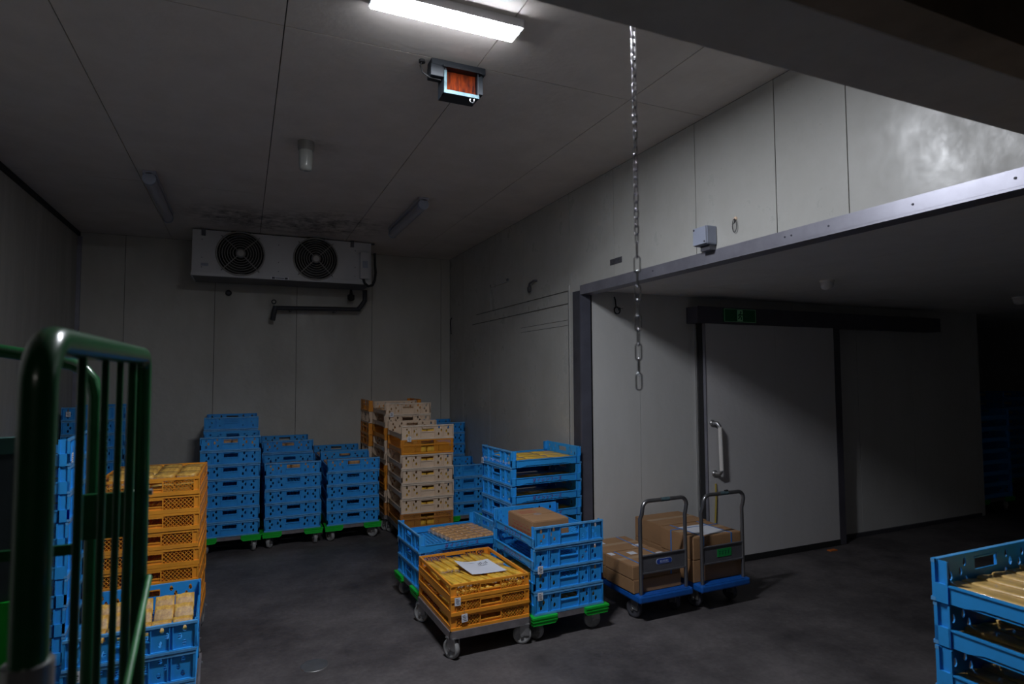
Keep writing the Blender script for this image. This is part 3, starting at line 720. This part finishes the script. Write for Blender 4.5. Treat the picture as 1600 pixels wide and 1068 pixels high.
ORD = ['lowest', 'second from bottom', 'third from bottom', 'fourth from bottom', 'fifth from bottom', 'sixth from bottom', 'seventh from bottom', 'eighth from bottom', 'ninth from bottom']
CN = {'blue': 'blue', 'cream': 'cream', 'low': 'shallow orange', 'lowlat': 'shallow orange lattice', 'tall': 'orange lattice', 'tallbrown': 'faded orange'}
CR = {}
def stack(key, x, y, th, ori, z0, pit, kinds, desc, dkind='green', sc=1.0, jit=.003, letters=(), lab=None, angs=(.5, .4, .7, .3)):
    rz = math.radians(th)+(PI/2 if ori == 90 else 0)
    out = []
    for i, kd in enumerate(kinds):
        parts, h = KIND[kd]
        ordn = ORD[i] if i < len(kinds)-1 else 'topmost'
        c = empty('crate', (x+random.uniform(-jit, jit), y+random.uniform(-jit, jit), z0+i*pit), rz+random.uniform(-.006, .006),
                  '%s crate, %s, in the %s' % (CN[kd], ordn, desc), 'crate', 'crates of the '+desc, scale=(sc, sc, pit/h*.998))
        for nm, me in parts:
            o = link(nm, me, c)
            if nm == 'side_rail' and i in letters: pass
        if kd in ('blue',) and i in letters:
            sr = [o for o in c.children if o.name.startswith('side_rail')][0 if letters[i] > 0 else 1]
            s = letters[i]
            link('lettering', letm, sr, (s*(W/2+.0008), 0, .021), (PI/2, 0, s*PI/2))
        out.append(c)
    CR[key] = out
    if dkind: dolly(x, y, rz, z0, dkind, (('grey steel' if dkind == 'plain' else 'green-cornered')+' wheeled dolly under the '+desc), angs)
    return out
# back row and second row
stack('B1', -.09, 6.57, -.8, 0, .165, .1316, ['blue']*7, 'tall blue stack left of two lower ones', angs=(.9, .3, .2, .5))
stack('B1b', -.10, 7.275, 0, 0, .165, .1325, ['blue']*8, 'tallest blue back-wall stack')
stack('B2', .466, 6.585, -.2, 0, .165, .130, ['blue']*5, 'lower middle blue front-row stack', angs=(-.4, .3, .15, .5))
stack('B2b', .455, 7.275, 0, 0, .165, .132, ['blue']*6, 'middle blue back-wall stack')
stack('B3', 1.04, 6.585, -.5, 0, .165, .1302, ['blue']*5, 'lower right blue front-row stack', angs=(.5, .3, .8, .5))
stack('B3b', 1.045, 7.275, 0, 0, .165, .131, ['blue']*5, 'right-hand blue back-wall stack')
stack('E', -1.31, 7.27, 1, 0, .165, .133, ['blue']*9, 'tall blue stack in the far left corner', sc=1.0)
stack('C1', 1.676, 6.13, -.6, 0, .170, .1416, ['tallbrown', 'cream', 'cream', 'cream', 'cream', 'tall', 'cream'], 'nearest cream stack', 'plain', sc=1.02)
stack('C2', 1.645, 6.80, .4, 0, .165, .1316, ['tallbrown', 'cream', 'tall', 'tall', 'cream', 'cream', 'tall', 'cream', 'cream'], 'middle cream stack', 'plain', sc=.985)
stack('C3', 1.655, 7.375, 0, 90, .165, .1325, ['tall', 'tallbrown', 'cream', 'tall', 'cream', 'tall', 'tall', 'cream', 'tall'], 'orange and cream stack by the back wall', 'plain', sc=.98)
stack('D1', 2.225, 7.27, 0, 0, .165, .131, ['blue']*7, 'tall blue stack in the back right corner', sc=.95)
stack('D2', 2.22, 6.45, 0, 0, .165, .133, ['blue']*4, 'low blue stack right of the cream crates')
# middle of the room
stack('M', 2.115, 4.395, 4.0, 90, .162, .1317, ['blue']*7, 'blue stack beside the steel door post', sc=.98, letters={5: -1, 4: -1, 3: -1, 2: -1})
stack('BL', 1.436, 4.41, 3.1, 90, .162, .1264, ['blue']*3, 'low blue stack behind the orange crates', letters={2: -1, 1: -1}, angs=(.9, .3, .2, .5))
stack('RF', 1.910, 3.738, 1.5, 0, .162, .1351, ['blue']*4, 'blue stack topped by a cardboard box', sc=.984, letters={3: -1, 2: -1}, angs=(.5, .3, 1.45, .5))
stack('OR', 1.368, 3.734, 1.5, 0, .163, .0892, ['low']*3, 'short orange stack on the grey dolly', 'plain', sc=.992, angs=(.45, .6, 1.1, .5))
# left side
stack('L1', -.47, 4.298, -.6, 0, .17, .1, ['lowlat']*9, 'tall orange stack on the left', 'plain', angs=(.45, .6, 1.1, .3))
stack('L2', -.43, 3.427, 1.9, 0, .155, .1337, ['blue']*3, 'blue stack in front of the tall orange one', 'plain', sc=.97)
stack('L3', -1.091, 3.813, 3.0, 90, .146, .1341, ['blue']*9, 'tall blue stack behind the green cage')
# right side
stack('BR', 2.219, .894, 0, 0, .164, .1307, ['blue']*7, 'blue stack at the bottom right corner')
stack('FR', 8.153, 4.52, 0, 90, .164, .1305, ['blue']*8, 'dark blue-crate stack in the far right room')
stack('FR2', 10.0, 5.2, 0, 90, .164, .134, ['blue']*9, 'taller stack behind the far right one')
ticket(CR['RF'][2], -.215, .030); ticket(CR['RF'][1], -.215, .004)
ticket(CR['OR'][2], -.215, .015); ticket(CR['OR'][1], -.175, .005)
ticket(CR['C1'][6], -.185, .030); ticket(CR['C2'][8], -.185, .030)
ticket(CR['L2'][2], -.205, .0); ticket(CR['E'][8], -.2, .09)
ticket(CR['M'][6], .235, .03, 'back'); ticket(CR['M'][2], .235, .05, 'back'); ticket(CR['L3'][8], -.23, .06)

# ------------------------------------------------------------------ food packs
def pillow(sx, sy, sz, nm, m, n=5, sag=.15, film=None):
    """soft rounded block, with film flaps"""
    b_ = bmesh.new(); bmesh.ops.create_cube(b_, size=1); bmesh.ops.subdivide_edges(b_, edges=b_.edges[:], cuts=3, use_grid_fill=True)
    for v in b_.verts:
        x, y, z = v.co*2
        f = 1-sag*.5*(x**4+y**4)*.6
        v.co = Vector((x*sx/2*(1-.06*y*y), y*sy/2*(1-.05*x*x), z*sz/2*f+random.uniform(-1, 1)*sz*.03+sz/2))
    for f_ in b_.faces: f_.smooth = True
    me = bpy.data.meshes.new(nm); b_.to_mesh(me); b_.free(); me.materials.append(M[m]); return me
def flaps(sx, sy, sz, nm='film_flap'):
    out = []
    for s in (-1, 1):
        m = MB(); vs = []; n = 6
        for i in range(n+1):
            x = sx*(-.46+.92*i/n)
            vs += [(x, s*sy*.47, sz*.75), (x*1.02, s*(sy*.5+.010), sz*(.55+.25*math.sin(i*2.3))), (x*1.04, s*(sy*.5+.022), sz*(.45+.35*math.sin(i*1.7+s)))]
        fs = []
        for i in range(n):
            for j in range(2): fs.append((3*i+j, 3*i+3+j, 3*i+4+j, 3*i+1+j))
        m.add(vs, fs, True); out.append(m.mesh(nm, 'film'))
    return out
def packs(crate_, nm, spots, me, fl, label, group, zrot=.05, tilt=0, base=.006):
    """spots: list of (x,y,z,rz[,rx]) in the crate's frame; the pack itself is its own top-level thing"""
    mwx = T(*crate_.location) @ Rz(crate_.rotation_euler.z)
    for i, s in enumerate(spots):
        p = mwx @ Vector((s[0]*crate_.scale[0], s[1]*crate_.scale[1], s[2]+base))
        lb = label.replace('#', NTH[i % 12]) if '#' in label else label
        o = link(nm, me, None, p, (s[4] if len(s) > 4 else 0, s[5] if len(s) > 5 else 0, crate_.rotation_euler.z+s[3]+random.uniform(-zrot, zrot)), lb, 'food pack', group)
        for fm in (fl or []): link('film_flap', fm, o)
NTH = ['first', 'second', 'third', 'fourth', 'fifth', 'sixth', 'seventh', 'eighth', 'ninth', 'tenth', 'eleventh', 'twelfth']
p_long = pillow(.046, .262, .022, 'tofu_pack', 'tofu'); f_long = flaps(.046, .262, .022)
# top orange crate: two rows of yellow packs on an under layer
sp = []
for row, (yc, n) in enumerate(((.150, 9), (-.150, 9))):
    for i in range(n):
        sp.append((-.203+i*.0515, yc+random.uniform(-.006, .006), .036+random.uniform(0, .006), .10+(.05 if row else 0), random.uniform(-.05, .05), random.uniform(.02, .22)))
packs(CR['OR'][2], 'tofu_pack', [(s[0]+.004, s[1], .004, .0, 0, 0) for s in sp], p_long, None, 'yellow bagged tofu pack in the under layer of the top orange crate', 'under layer of yellow packs in the top orange crate', .01)
packs(CR['OR'][2], 'tofu_pack', sp[:9], p_long, f_long, 'yellow bagged tofu pack, # from left, rear row of the top orange crate', 'rear row of yellow packs in the top orange crate')
packs(CR['OR'][2], 'tofu_pack', sp[9:], p_long, f_long, 'yellow bagged tofu pack, # from left, front row of the top orange crate', 'front row of yellow packs in the top orange crate')
# sheet of paper on them
sh = MB(); nx, ny = 8, 6; vs = []
for j in range(ny+1):
    for i in range(nx+1):
        u, v = i/nx, j/ny
        vs.append(((u-.5)*.235-.03*(v-.5), (v-.5)*.25, .006+.012*abs(2*u-.9)**2*(1 if u < .5 else .5)+.020*(v**3)*(1-u)+.004*math.sin(4*u+3*v)))
fs = [(j*(nx+1)+i, j*(nx+1)+i+1, (j+1)*(nx+1)+i+1, (j+1)*(nx+1)+i) for j in range(ny) for i in range(nx)]
k0 = len(vs); vs += [(x, y, z-.0006) for x, y, z in vs]; fs += [tuple(k0+a for a in f[::-1]) for f in list(fs)]
shr = empty('paper_sheet', (1.405, 3.675, .163+2*.0892+.070), .02, 'sheet of white paper lying on the yellow packs in the orange crate', 'paper')
sh.add(vs, fs, True); sh.build('sheet', 'paper', shr)
for i in range(6):
    MB().box(.0+.012*i, .004+.012*i, .03, .03+.014+.010*(i % 3), .020, .0212).build('pen_stroke', 'ink', shr)
MB().box(-.08, -.01, .085, .089, .030, .0312).build('printed_line', 'ink', shr)
p_flat = pillow(.105, .20, .030, 'tofu_pack', 'tofu'); f_flat = flaps(.105, .20, .03)
nth = ['', '', 'third', 'fourth', 'fifth', 'sixth', 'top']
for lv in (2, 3, 4, 5, 6):
    nx_ = 4 if lv == 6 else 2
    sp = [(-.18+.118*i, -.205+.205*j, .0 if lv < 6 else .012, random.uniform(-.03, .03)) for i in range(nx_) for j in (2, 1, 0)]
    packs(CR['M'][lv], 'tofu_pack', sp, p_flat, f_flat if lv == 6 else None, 'flat yellow tofu pack, %s in the %s crate beside the steel post' % ('# of twelve' if lv == 6 else 'near row' , nth[lv]), 'yellow packs in the %s crate beside the steel post' % nth[lv], .02)
# low blue stack, top crate: three rows of brown blocks and a short one in front
p_br = pillow(.064, .056, .040, 'brown_pack', 'tofubrown'); f_br = flaps(.064, .056, .040)
c_ = CR['BL'][2]
for r, rn in enumerate(('left', 'middle', 'right')):
    sp = []
    for i in range(6):
        # local x of this crate points along world +y, local y along world -x
        for q in (0, 1): sp.append((.195-i*.068+q*.004, .045-.122*r-.010*i-.056*q, .0, .10-.2*q))
    packs(c_, 'brown_pack', sp, p_br, f_br, 'brown wrapped tofu block, # from the back, %s row in the low blue stack' % rn, '%s row of brown blocks in the low blue crate' % rn)
packs(c_, 'brown_pack', [(-.215, .075, .0, .1), (-.215, .015, .0, 0)], pillow(.042, .055, .020, 'brown_pack', 'tofubrown'), None, 'flat brown pack, # from left, at the front edge of the low blue crate', 'flat brown packs at the front of the low blue crate')
# crates under the cardboard box: small packs seen under the rails
p_sm = pillow(.062, .105, .03, 'tofu_pack', 'tofu'); p_sm2 = pillow(.062, .105, .05, 'tofu_pack', 'tofu')
packs(CR['RF'][1], 'tofu_pack', [(-.205+.068*i, -.23+.115*j, 0, random.uniform(-.2, .2)) for i in range(3) for j in range(5)], p_sm, None, 'small yellow pack in the second lowest crate under the cardboard box', 'yellow packs in the second lowest crate under the cardboard box')
packs(CR['RF'][0], 'tofu_pack', [(-.205+.068*i, -.23, 0, random.uniform(-.1, .1)) for i in range(7)], p_sm2, None, 'small yellow pack in the lowest crate under the cardboard box', 'yellow packs in the lowest crate under the cardboard box')
for lv in (0, 1):
    packs(CR['OR'][lv], 'tofu_pack', [(-.2+.057*i, -.150, .002, .1) for i in range(8)], p_long, None, 'yellow pack seen through the lattice of the %s orange crate' % ('lowest' if lv == 0 else 'middle'), 'yellow packs in the %s short orange crate' % ('lowest' if lv == 0 else 'middle'))
# packs glimpsed behind the hand holes
p_in = pillow(.112, .13, .085, 'tofu_pack', 'tofu')
for lv in range(7):
    packs(CR['C1'][lv], 'tofu_pack', [(-.177+.118*i, -.225, .0, 0) for i in range(4)], p_in, None, 'yellow pack inside the %s crate of the nearest cream stack' % (ORD[lv] if lv < 6 else 'topmost'), 'packs in crate %s of the nearest cream stack' % ORD[lv], .03)
p_in2 = pillow(.112, .13, .05, 'tofu_pack', 'tofubrown')
for k_, tl in (('B1', 'tall blue left-hand stack'), ('B2', 'middle blue front-row stack'), ('B3', 'right blue front-row stack'), ('C2', 'middle cream stack'), ('B2b', 'middle blue rear stack'), ('B3b', 'right blue rear stack')):
    packs(CR[k_][-1], 'tofu_pack', [(-.177+.118*i, .08+.15*j, 0, 0) for i in range(4) for j in range(2)], p_in2, None, 'brown pack in the top crate of the %s' % tl, 'brown packs in the top crate of the %s' % tl, .04)
# tall orange stack: bagged noodles
p_nd = pillow(.110, .10, .045, 'noodle_pack', 'noodle'); f_nd = flaps(.110, .10, .045)
packs(CR['L1'][8], 'noodle_pack', [(-.18+.12*i, -.235+.155*j, .0, 0, 0) for i in range(4) for j in (0, 3)], p_nd, None, 'noodle pack in the under layer of the topmost tall orange crate', 'under layer of noodle packs in the tall orange stack', .03)
packs(CR['L1'][8], 'noodle_pack', [(-.18+.12*i, .235-.155*j, .042, random.uniform(-.3, .3), random.uniform(.05, .35)) for j in range(3) for i in range(4)], p_nd, f_nd, 'bagged golden noodle pack, # in the top crate of the tall orange stack', 'noodle packs in the tall orange stack', .1)
# blue crate at lower left: square wrapped noodle cakes leaning back
p_sq = pillow(.086, .030, .080, 'noodle_cake', 'noodle', sag=.05); f_sq = []
for s_ in (-1, 1): f_sq.append(MB().add([(-.038, s_*.016, .002), (.038, s_*.016, .0), (.041, s_*.019, .030), (-.040, s_*.018, .034), (-.030, s_*.017, .06), (.034, s_*.0165, .055)], [(0, 1, 2, 3), (3, 2, 5, 4)], True).mesh('film_flap', 'film'))
for j, (rn, y_, z_, a_) in enumerate((('upper', .135, .030, -.60), ('lower', .085, .0, -.80), ('front', -.06, .0, -1.25))):
    packs(CR['L2'][2], 'noodle_cake', [(-.19+.094*i, y_+.004*random.uniform(-1, 1), z_, random.uniform(-.08, .08), a_+random.uniform(-.05, .05)) for i in range(5)], p_sq, f_sq, 'square wrapped noodle cake, # from left, %s row, lower-left blue crate' % rn, '%s row of noodle cakes in the lower-left blue crate' % rn, .03)
# crates at the bottom right: long packs
p_big = pillow(.080, .285, .026, 'tofu_pack', 'tofutan'); f_big = flaps(.078, .285, .032)
for lv, nm_ in ((6, 'top'), (5, 'second'), (4, 'third')):
    sp = [(-.2+.0795*i, .155-.31*j, .022 if lv == 6 else .004, random.uniform(-.04, .04), random.uniform(-.03, .03), .05) for j in range(2 if lv == 6 else 1) for i in range(6)]
    packs(CR['BR'][lv], 'tofu_pack', sp, p_big, f_big, 'long yellow tofu pack, # in the %s crate of the bottom right stack' % nm_, 'long yellow packs in the %s crate at the bottom right' % nm_, .02)
for lv in (5, 6):
    packs(CR['FR'][lv], 'tofu_pack', [(-.18, -.205+.205*j, .0, 0) for j in range(3)], p_flat, None, 'yellow pack in the %s crate of the dark far right stack' % ('top but one' if lv == 6 else 'third from top'), 'packs in the far right stack, level %s' % ORD[lv], .02)

# ------------------------------------------------------------------ cardboard
def carton(w_, l_, h_, x, y, z, rz, label, group=None, tape=True, straps=(), stickers=(), flapgap=False, nm='cardboard_box'):
    c = empty(nm, (x, y, z), rz, label, 'box', group)
    MB().box(-w_/2, w_/2, -l_/2, l_/2, .0005, h_-.003, c=.004).build('carton_body', 'card', c)
    g = .003 if not flapgap else .010
    MB().box(-w_/2+.002, w_/2-.002, -l_/2+.002, -g/2, h_-.003, h_, c=.001).build('top_flap', 'card', c)
    MB().box(-w_/2+.002, w_/2-.002, g/2, l_/2-.002, h_-.003, h_, c=.001).build('top_flap', 'card', c)
    if tape: MB().box(-w_/2-.0006, w_/2+.0006, -.024, .024, h_-.0001, h_+.0006).build('packing_tape', 'tape', c)
    for (ax, p) in straps:
        m = MB(); q = .006
        if ax == 'x': m.box(-w_/2-.0012, w_/2+.0012, p-q, p+q, h_+.0002, h_+.0016); m.box(-w_/2-.0014, -w_/2-.0002, p-q, p+q, 0, h_); m.box(w_/2+.0002, w_/2+.0014, p-q, p+q, 0, h_)
        else: m.box(p-q, p+q, -l_/2-.0012, l_/2+.0012, h_+.0002, h_+.0016); m.box(p-q, p+q, -l_/2-.0014, -l_/2-.0002, 0, h_); m.box(p-q, p+q, l_/2+.0002, l_/2+.0014, 0, h_)
        m.build('strap', 'strap', c)
    for (a, b2, c1, d_) in stickers: MB().box(a, b2, c1, d_, h_+.0006, h_+.0014).build('sticker', 'paper', c)
    return c
cb = carton(.27, .36, .135, 1.83, 3.70, .162+3*.1351+.008, math.radians(2), 'brown cardboard box with red print sitting in the top blue crate', flapgap=True, tape=False)
e = MB()
for i in range(5): e.box(-.1355, -.135, -.14+.05*i, -.11+.05*i, .07, .078); e.box(-.1355, -.135, -.15+.055*i, -.105+.055*i, .045, .055); e.box(-.1355, -.135, -.12+.05*i, -.09+.05*i, .09, .094)
for i in range(3): e.box(-.10+.0*i, .02, .05+.03*i, .06+.03*i, .1352, .1356)
e.build('red_printing', 'redprint', cb)
MB().lathe([(.028, .1352), (.026, .138)], 14).build('torn_tape', 'film', cb)

# ------------------------------------------------------------------ hand trucks
def hand_truck(x, y, rz, label, badge):
    W2, L2, Z = .225, .72, .185
    h = empty('hand_truck', (x, y, 0), rz, label, 'hand truck', 'platform hand trucks')
    dk = MB(); dk.box(-W2, W2, 0, L2, Z-.05, Z, c=.012); dk.build('platform', 'deck', h)
    e = MB()
    for i in range(7): e.box(-W2+.03, W2-.03, .006+.012*i, .010+.012*i, Z-.0005, Z+.0015)
    e.build('anti_slip_ribs', 'deck', h)
    a = W2-.035; zt = .80; r = .05
    pts = [(-a, .035, Z-.02), (-a, .035, .68), (-a+.004, .02, .715), (-a+.004, .012, zt-r)]
    pts += [(p[0], .012, p[2]) for p in arc((-a+r+.004, 0, zt-r), r, PI, PI/2, 6)][1:]
    pts += [(p[0], .012, p[2]) for p in arc((a-r-.004, 0, zt-r), r, PI/2, 0, 6)]
    pts += [(a-.004, .02, .715), (a, .035, .68), (a, .035, Z-.02)]
    MB().tube(pts, .0135, 12).build('handle_tube', 'tube', h)
    MB().tube([(-.035, .012, zt), (.035, .012, zt)], .0142, 12).build('worn_tape', 'traprim', h, label='worn tape round the handle')
    pl = MB(); pl.box(-a+.008, a-.008, .030, .036, .325, .435); pl.box(-a+.008, a-.008, .022, .038, .318, .326); pl.box(-a+.008, a-.008, .022, .038, .434, .440)
    pb = pl.build('cross_plate', 'plate', h)
    if badge == 'oval':
        o = [(.019*math.cos(k*PI/12)+(.048 if math.cos(k*PI/12) > 0 else -.048), .019*math.sin(k*PI/12)) for k in range(24)]
        MB().plate(o, [], .002, T(0.0, .028, .385)).build('badge', 'badge', pb)
        o = [(p[0]*.94, p[1]*.86) for p in o]; MB().plate(o, [], .002, T(0.0, .0272, .385)).build('badge_field', 'oval', pb)
        e = MB(); e.box(-.038, .038, .0262, .0272, .374, .376)
        for i in range(6): e.box(-.036+.0125*i, -.029+.0125*i, .0262, .0272, .380, .392)
        e.build('badge_lettering', 'badge', pb)
    else:
        MB().box(-.055, .075, .0275, .030, .355, .41).build('sticker', 'greenplate', pb)
        e = MB()
        for i in range(4):
            x0 = -.04+.027*i
            e.box(x0, x0+.005, .0265, .0275, .367, .398); e.box(x0, x0+.016, .0265, .0275, .391, .397); e.box(x0+.003, x0+.014, .0265, .0275, .378, .382)
        e.build('sticker_lettering', 'signgreen', pb)
        MB().box(.01, .04, .004, .02, zt+.008, zt+.022, c=.003).build('rubber_pad', 'rubber', h)
    for sx in (-1, 1):
        for yy in (.13, .60):
            caster(h, sx*(W2-.06), yy, .25 if sx < 0 else .1, .134/.118, CFD)
    return h
HT1 = (2.63, 3.36); HT2 = (3.135, 3.345)
hand_truck(HT1[0], HT1[1], math.radians(1), 'blue platform hand truck with a blue oval badge on the handle plate', 'oval')
hand_truck(HT2[0], HT2[1], math.radians(1), 'blue platform hand truck with a green sticker on the handle plate', 'green')
zb = .186
g1 = 'cardboard boxes on the hand truck with oval badge'
carton(.40, .33, .09, 2.595, 3.585, zb, .02, 'flat cardboard box, lower layer at the handle of the badge hand truck', g1)
carton(.40, .33, .09, 2.59, 3.925, zb, .01, 'flat cardboard box, lower layer at the far end of the badge hand truck', g1)
carton(.40, .33, .09, 2.592, 3.588, zb+.091, .015, 'flat cardboard box with blue strap, upper layer nearest the oval badge', g1, straps=(('y', -.12), ('y', .12)), stickers=((-.05, .01, .06, .12), (-.19, -.15, .10, .16), (.14, .19, -.02, .03)))
carton(.40, .32, .09, 2.588, 3.922, zb+.091, .0, 'flat cardboard box with sticker, upper layer at the far end by the wall', g1, straps=(('y', .12),), stickers=((-.16, -.06, .03, .10), (.10, .17, -.12, -.07)))
g2 = 'cardboard boxes on the hand truck with green sticker'
carton(.44, .36, .155, 3.125, 3.60, zb, .0, 'deep cardboard box, lower front one on the green-sticker hand truck', g2)
carton(.44, .34, .155, 3.14, 3.96, zb, .0, 'deep cardboard box, lower rear one on the green-sticker hand truck', g2)
carton(.44, .36, .155, 3.125, 3.60, zb+.156, .01, 'strapped cardboard box with white sheet on top, nearest the green sticker', g2, straps=(('y', -.13), ('y', .13), ('x', .06)), stickers=((-.12, .12, -.15, .10),))
carton(.44, .34, .155, 3.145, 3.965, zb+.156, .02, 'deep cardboard box, upper rear one on the green-sticker hand truck', g2)
# yellow cord hanging on the door behind
yc = empty('yellow_cord', (3.74, DY-.004, .70), 0, 'yellowish cord hanging down the sliding door behind the hand truck', 'cord')
MB().tube([(0, 0, 0), (-.003, -.006, -.12), (-.018, -.008, -.3), (-.03, -.006, -.44)], .008, 6).build('cord', 'yellowtape', yc)

# ------------------------------------------------------------------ green roll cages at the left
def cage():
    c = empty('roll_cage', (-.19, 1.09, 0), 0, 'dark green tubular roll cage standing close to the camera at the left', 'roll cage')
    y0, y1, zt, r = -.30, .295, 1.69, .055
    R_ = [.0205]*9+[.0175]*8
    pts = [(-.008, y0, .20), (-.008, y0, zt-r)]+arc((-.008, y0+r, zt-r), r, PI, PI/2, 7, 'yz')[1:]+arc((.008, y1-.03, zt-.03), .03, PI/2, 0, 5, 'yz')+[(.012, y1, .20)]
    R_ = [.0178]*(len(pts)-7)+[.0165]*7
    MB().tube(pts, R_, 16).build('side_frame', 'cage', c)
    for yy in (-.151, -.008, .111, .235):
        MB().tube([(0, yy, .25), (0, yy, zt-.01)], .0055 if yy < .2 else .008, 8).build('bar', 'cage', c)
    MB().box(-.090, .016, y1-.006, y1+.006, 1.343, 1.427).build('name_plate', 'cage', c)
    MB().box(-.250, -.085, y1-.004, y1+.004, 1.318, 1.337).build('cross_strap', 'cage', c)
    MB().box(-.006, .006, y0, y1, .5, .53).build('lower_rail', 'cage', c)
    MB().lathe([(.006, 0), (.006, .006)], 8, T(.026, y1-.01, 1.425) @ Ry(PI/2)).build('bolt', 'zinc', c)
    MB().tube([(.03, y1-.01, 1.262), (.03, .06, 1.165), (.03, -.25, .97)], .006, 8).build('brace_strut', 'cagelight', c, label='lighter green diagonal stay')
    MB().tube([(-.008, y0, 1.325), (-.008, y0, 1.355)], .023, 16).build('collar', 'zinc', c)
    MB().tube([(-.008, y0, .16), (-.008, y0, 1.325)], .0195, 14).build('lower_post', 'steeldark', c)
    # base frame and left frame
    MB().box(-.85, .02, y0-.01, y1+.01, .14, .18).build('base_frame', 'cage', c)
    for x in (-.80, -.03):
        for yy in (y0+.05, y1-.05): caster(c, x, yy, .4, 1.18)
    return c
cage()
def cage2():
    c = empty('roll_cage', (-.46, 1.81, 0), 0, 'second green roll cage behind the near one, with slate sheet liner', 'roll cage')
    pts = [(-.95, 0.02, .2), (-.95, .02, 1.74), (-.91, .02, 1.78), (-.5, .01, 1.75), (-.068, -.01, 1.712), (-.02, -.01, 1.703), (.04, -.01, 1.69), (.075, -.01, 1.68), (.10, -.01, 1.665), (.118, -.01, 1.64), (.125, -.01, 1.60), (.128, -.01, .2)]
    MB().tube(pts, .0155, 14).build('back_frame', 'cage', c)
    for x in (-.075, -.20, -.32, -.45, -.58, -.71, -.83): MB().tube([(x, -.005, .2), (x, -.005, 1.71-.08*x*.9)], .0055, 8).build('bar', 'cage', c)
    MB().box(-.95, .13, .0, .5, .15, .19).build('base_frame', 'cage', c)
    for x in (-.9, .07):
        for yy in (.06, .44): caster(c, x, yy, .4, .15/.118)
    MB().box(-.93, -.02, -.022, -.016, .3, 1.50).build('liner_sheet', 'tarp', c)
    MB().box(-.93, -.02, -.034, -.012, 1.47, 1.508).build('liner_edge', 'teal', c, label='teal top edge of the liner')
    MB().box(-.93, -.025, -.032, -.022, .95, 1.13).build('liner_band', 'green', c, label='bright green band on the liner')
    return c
cage2()
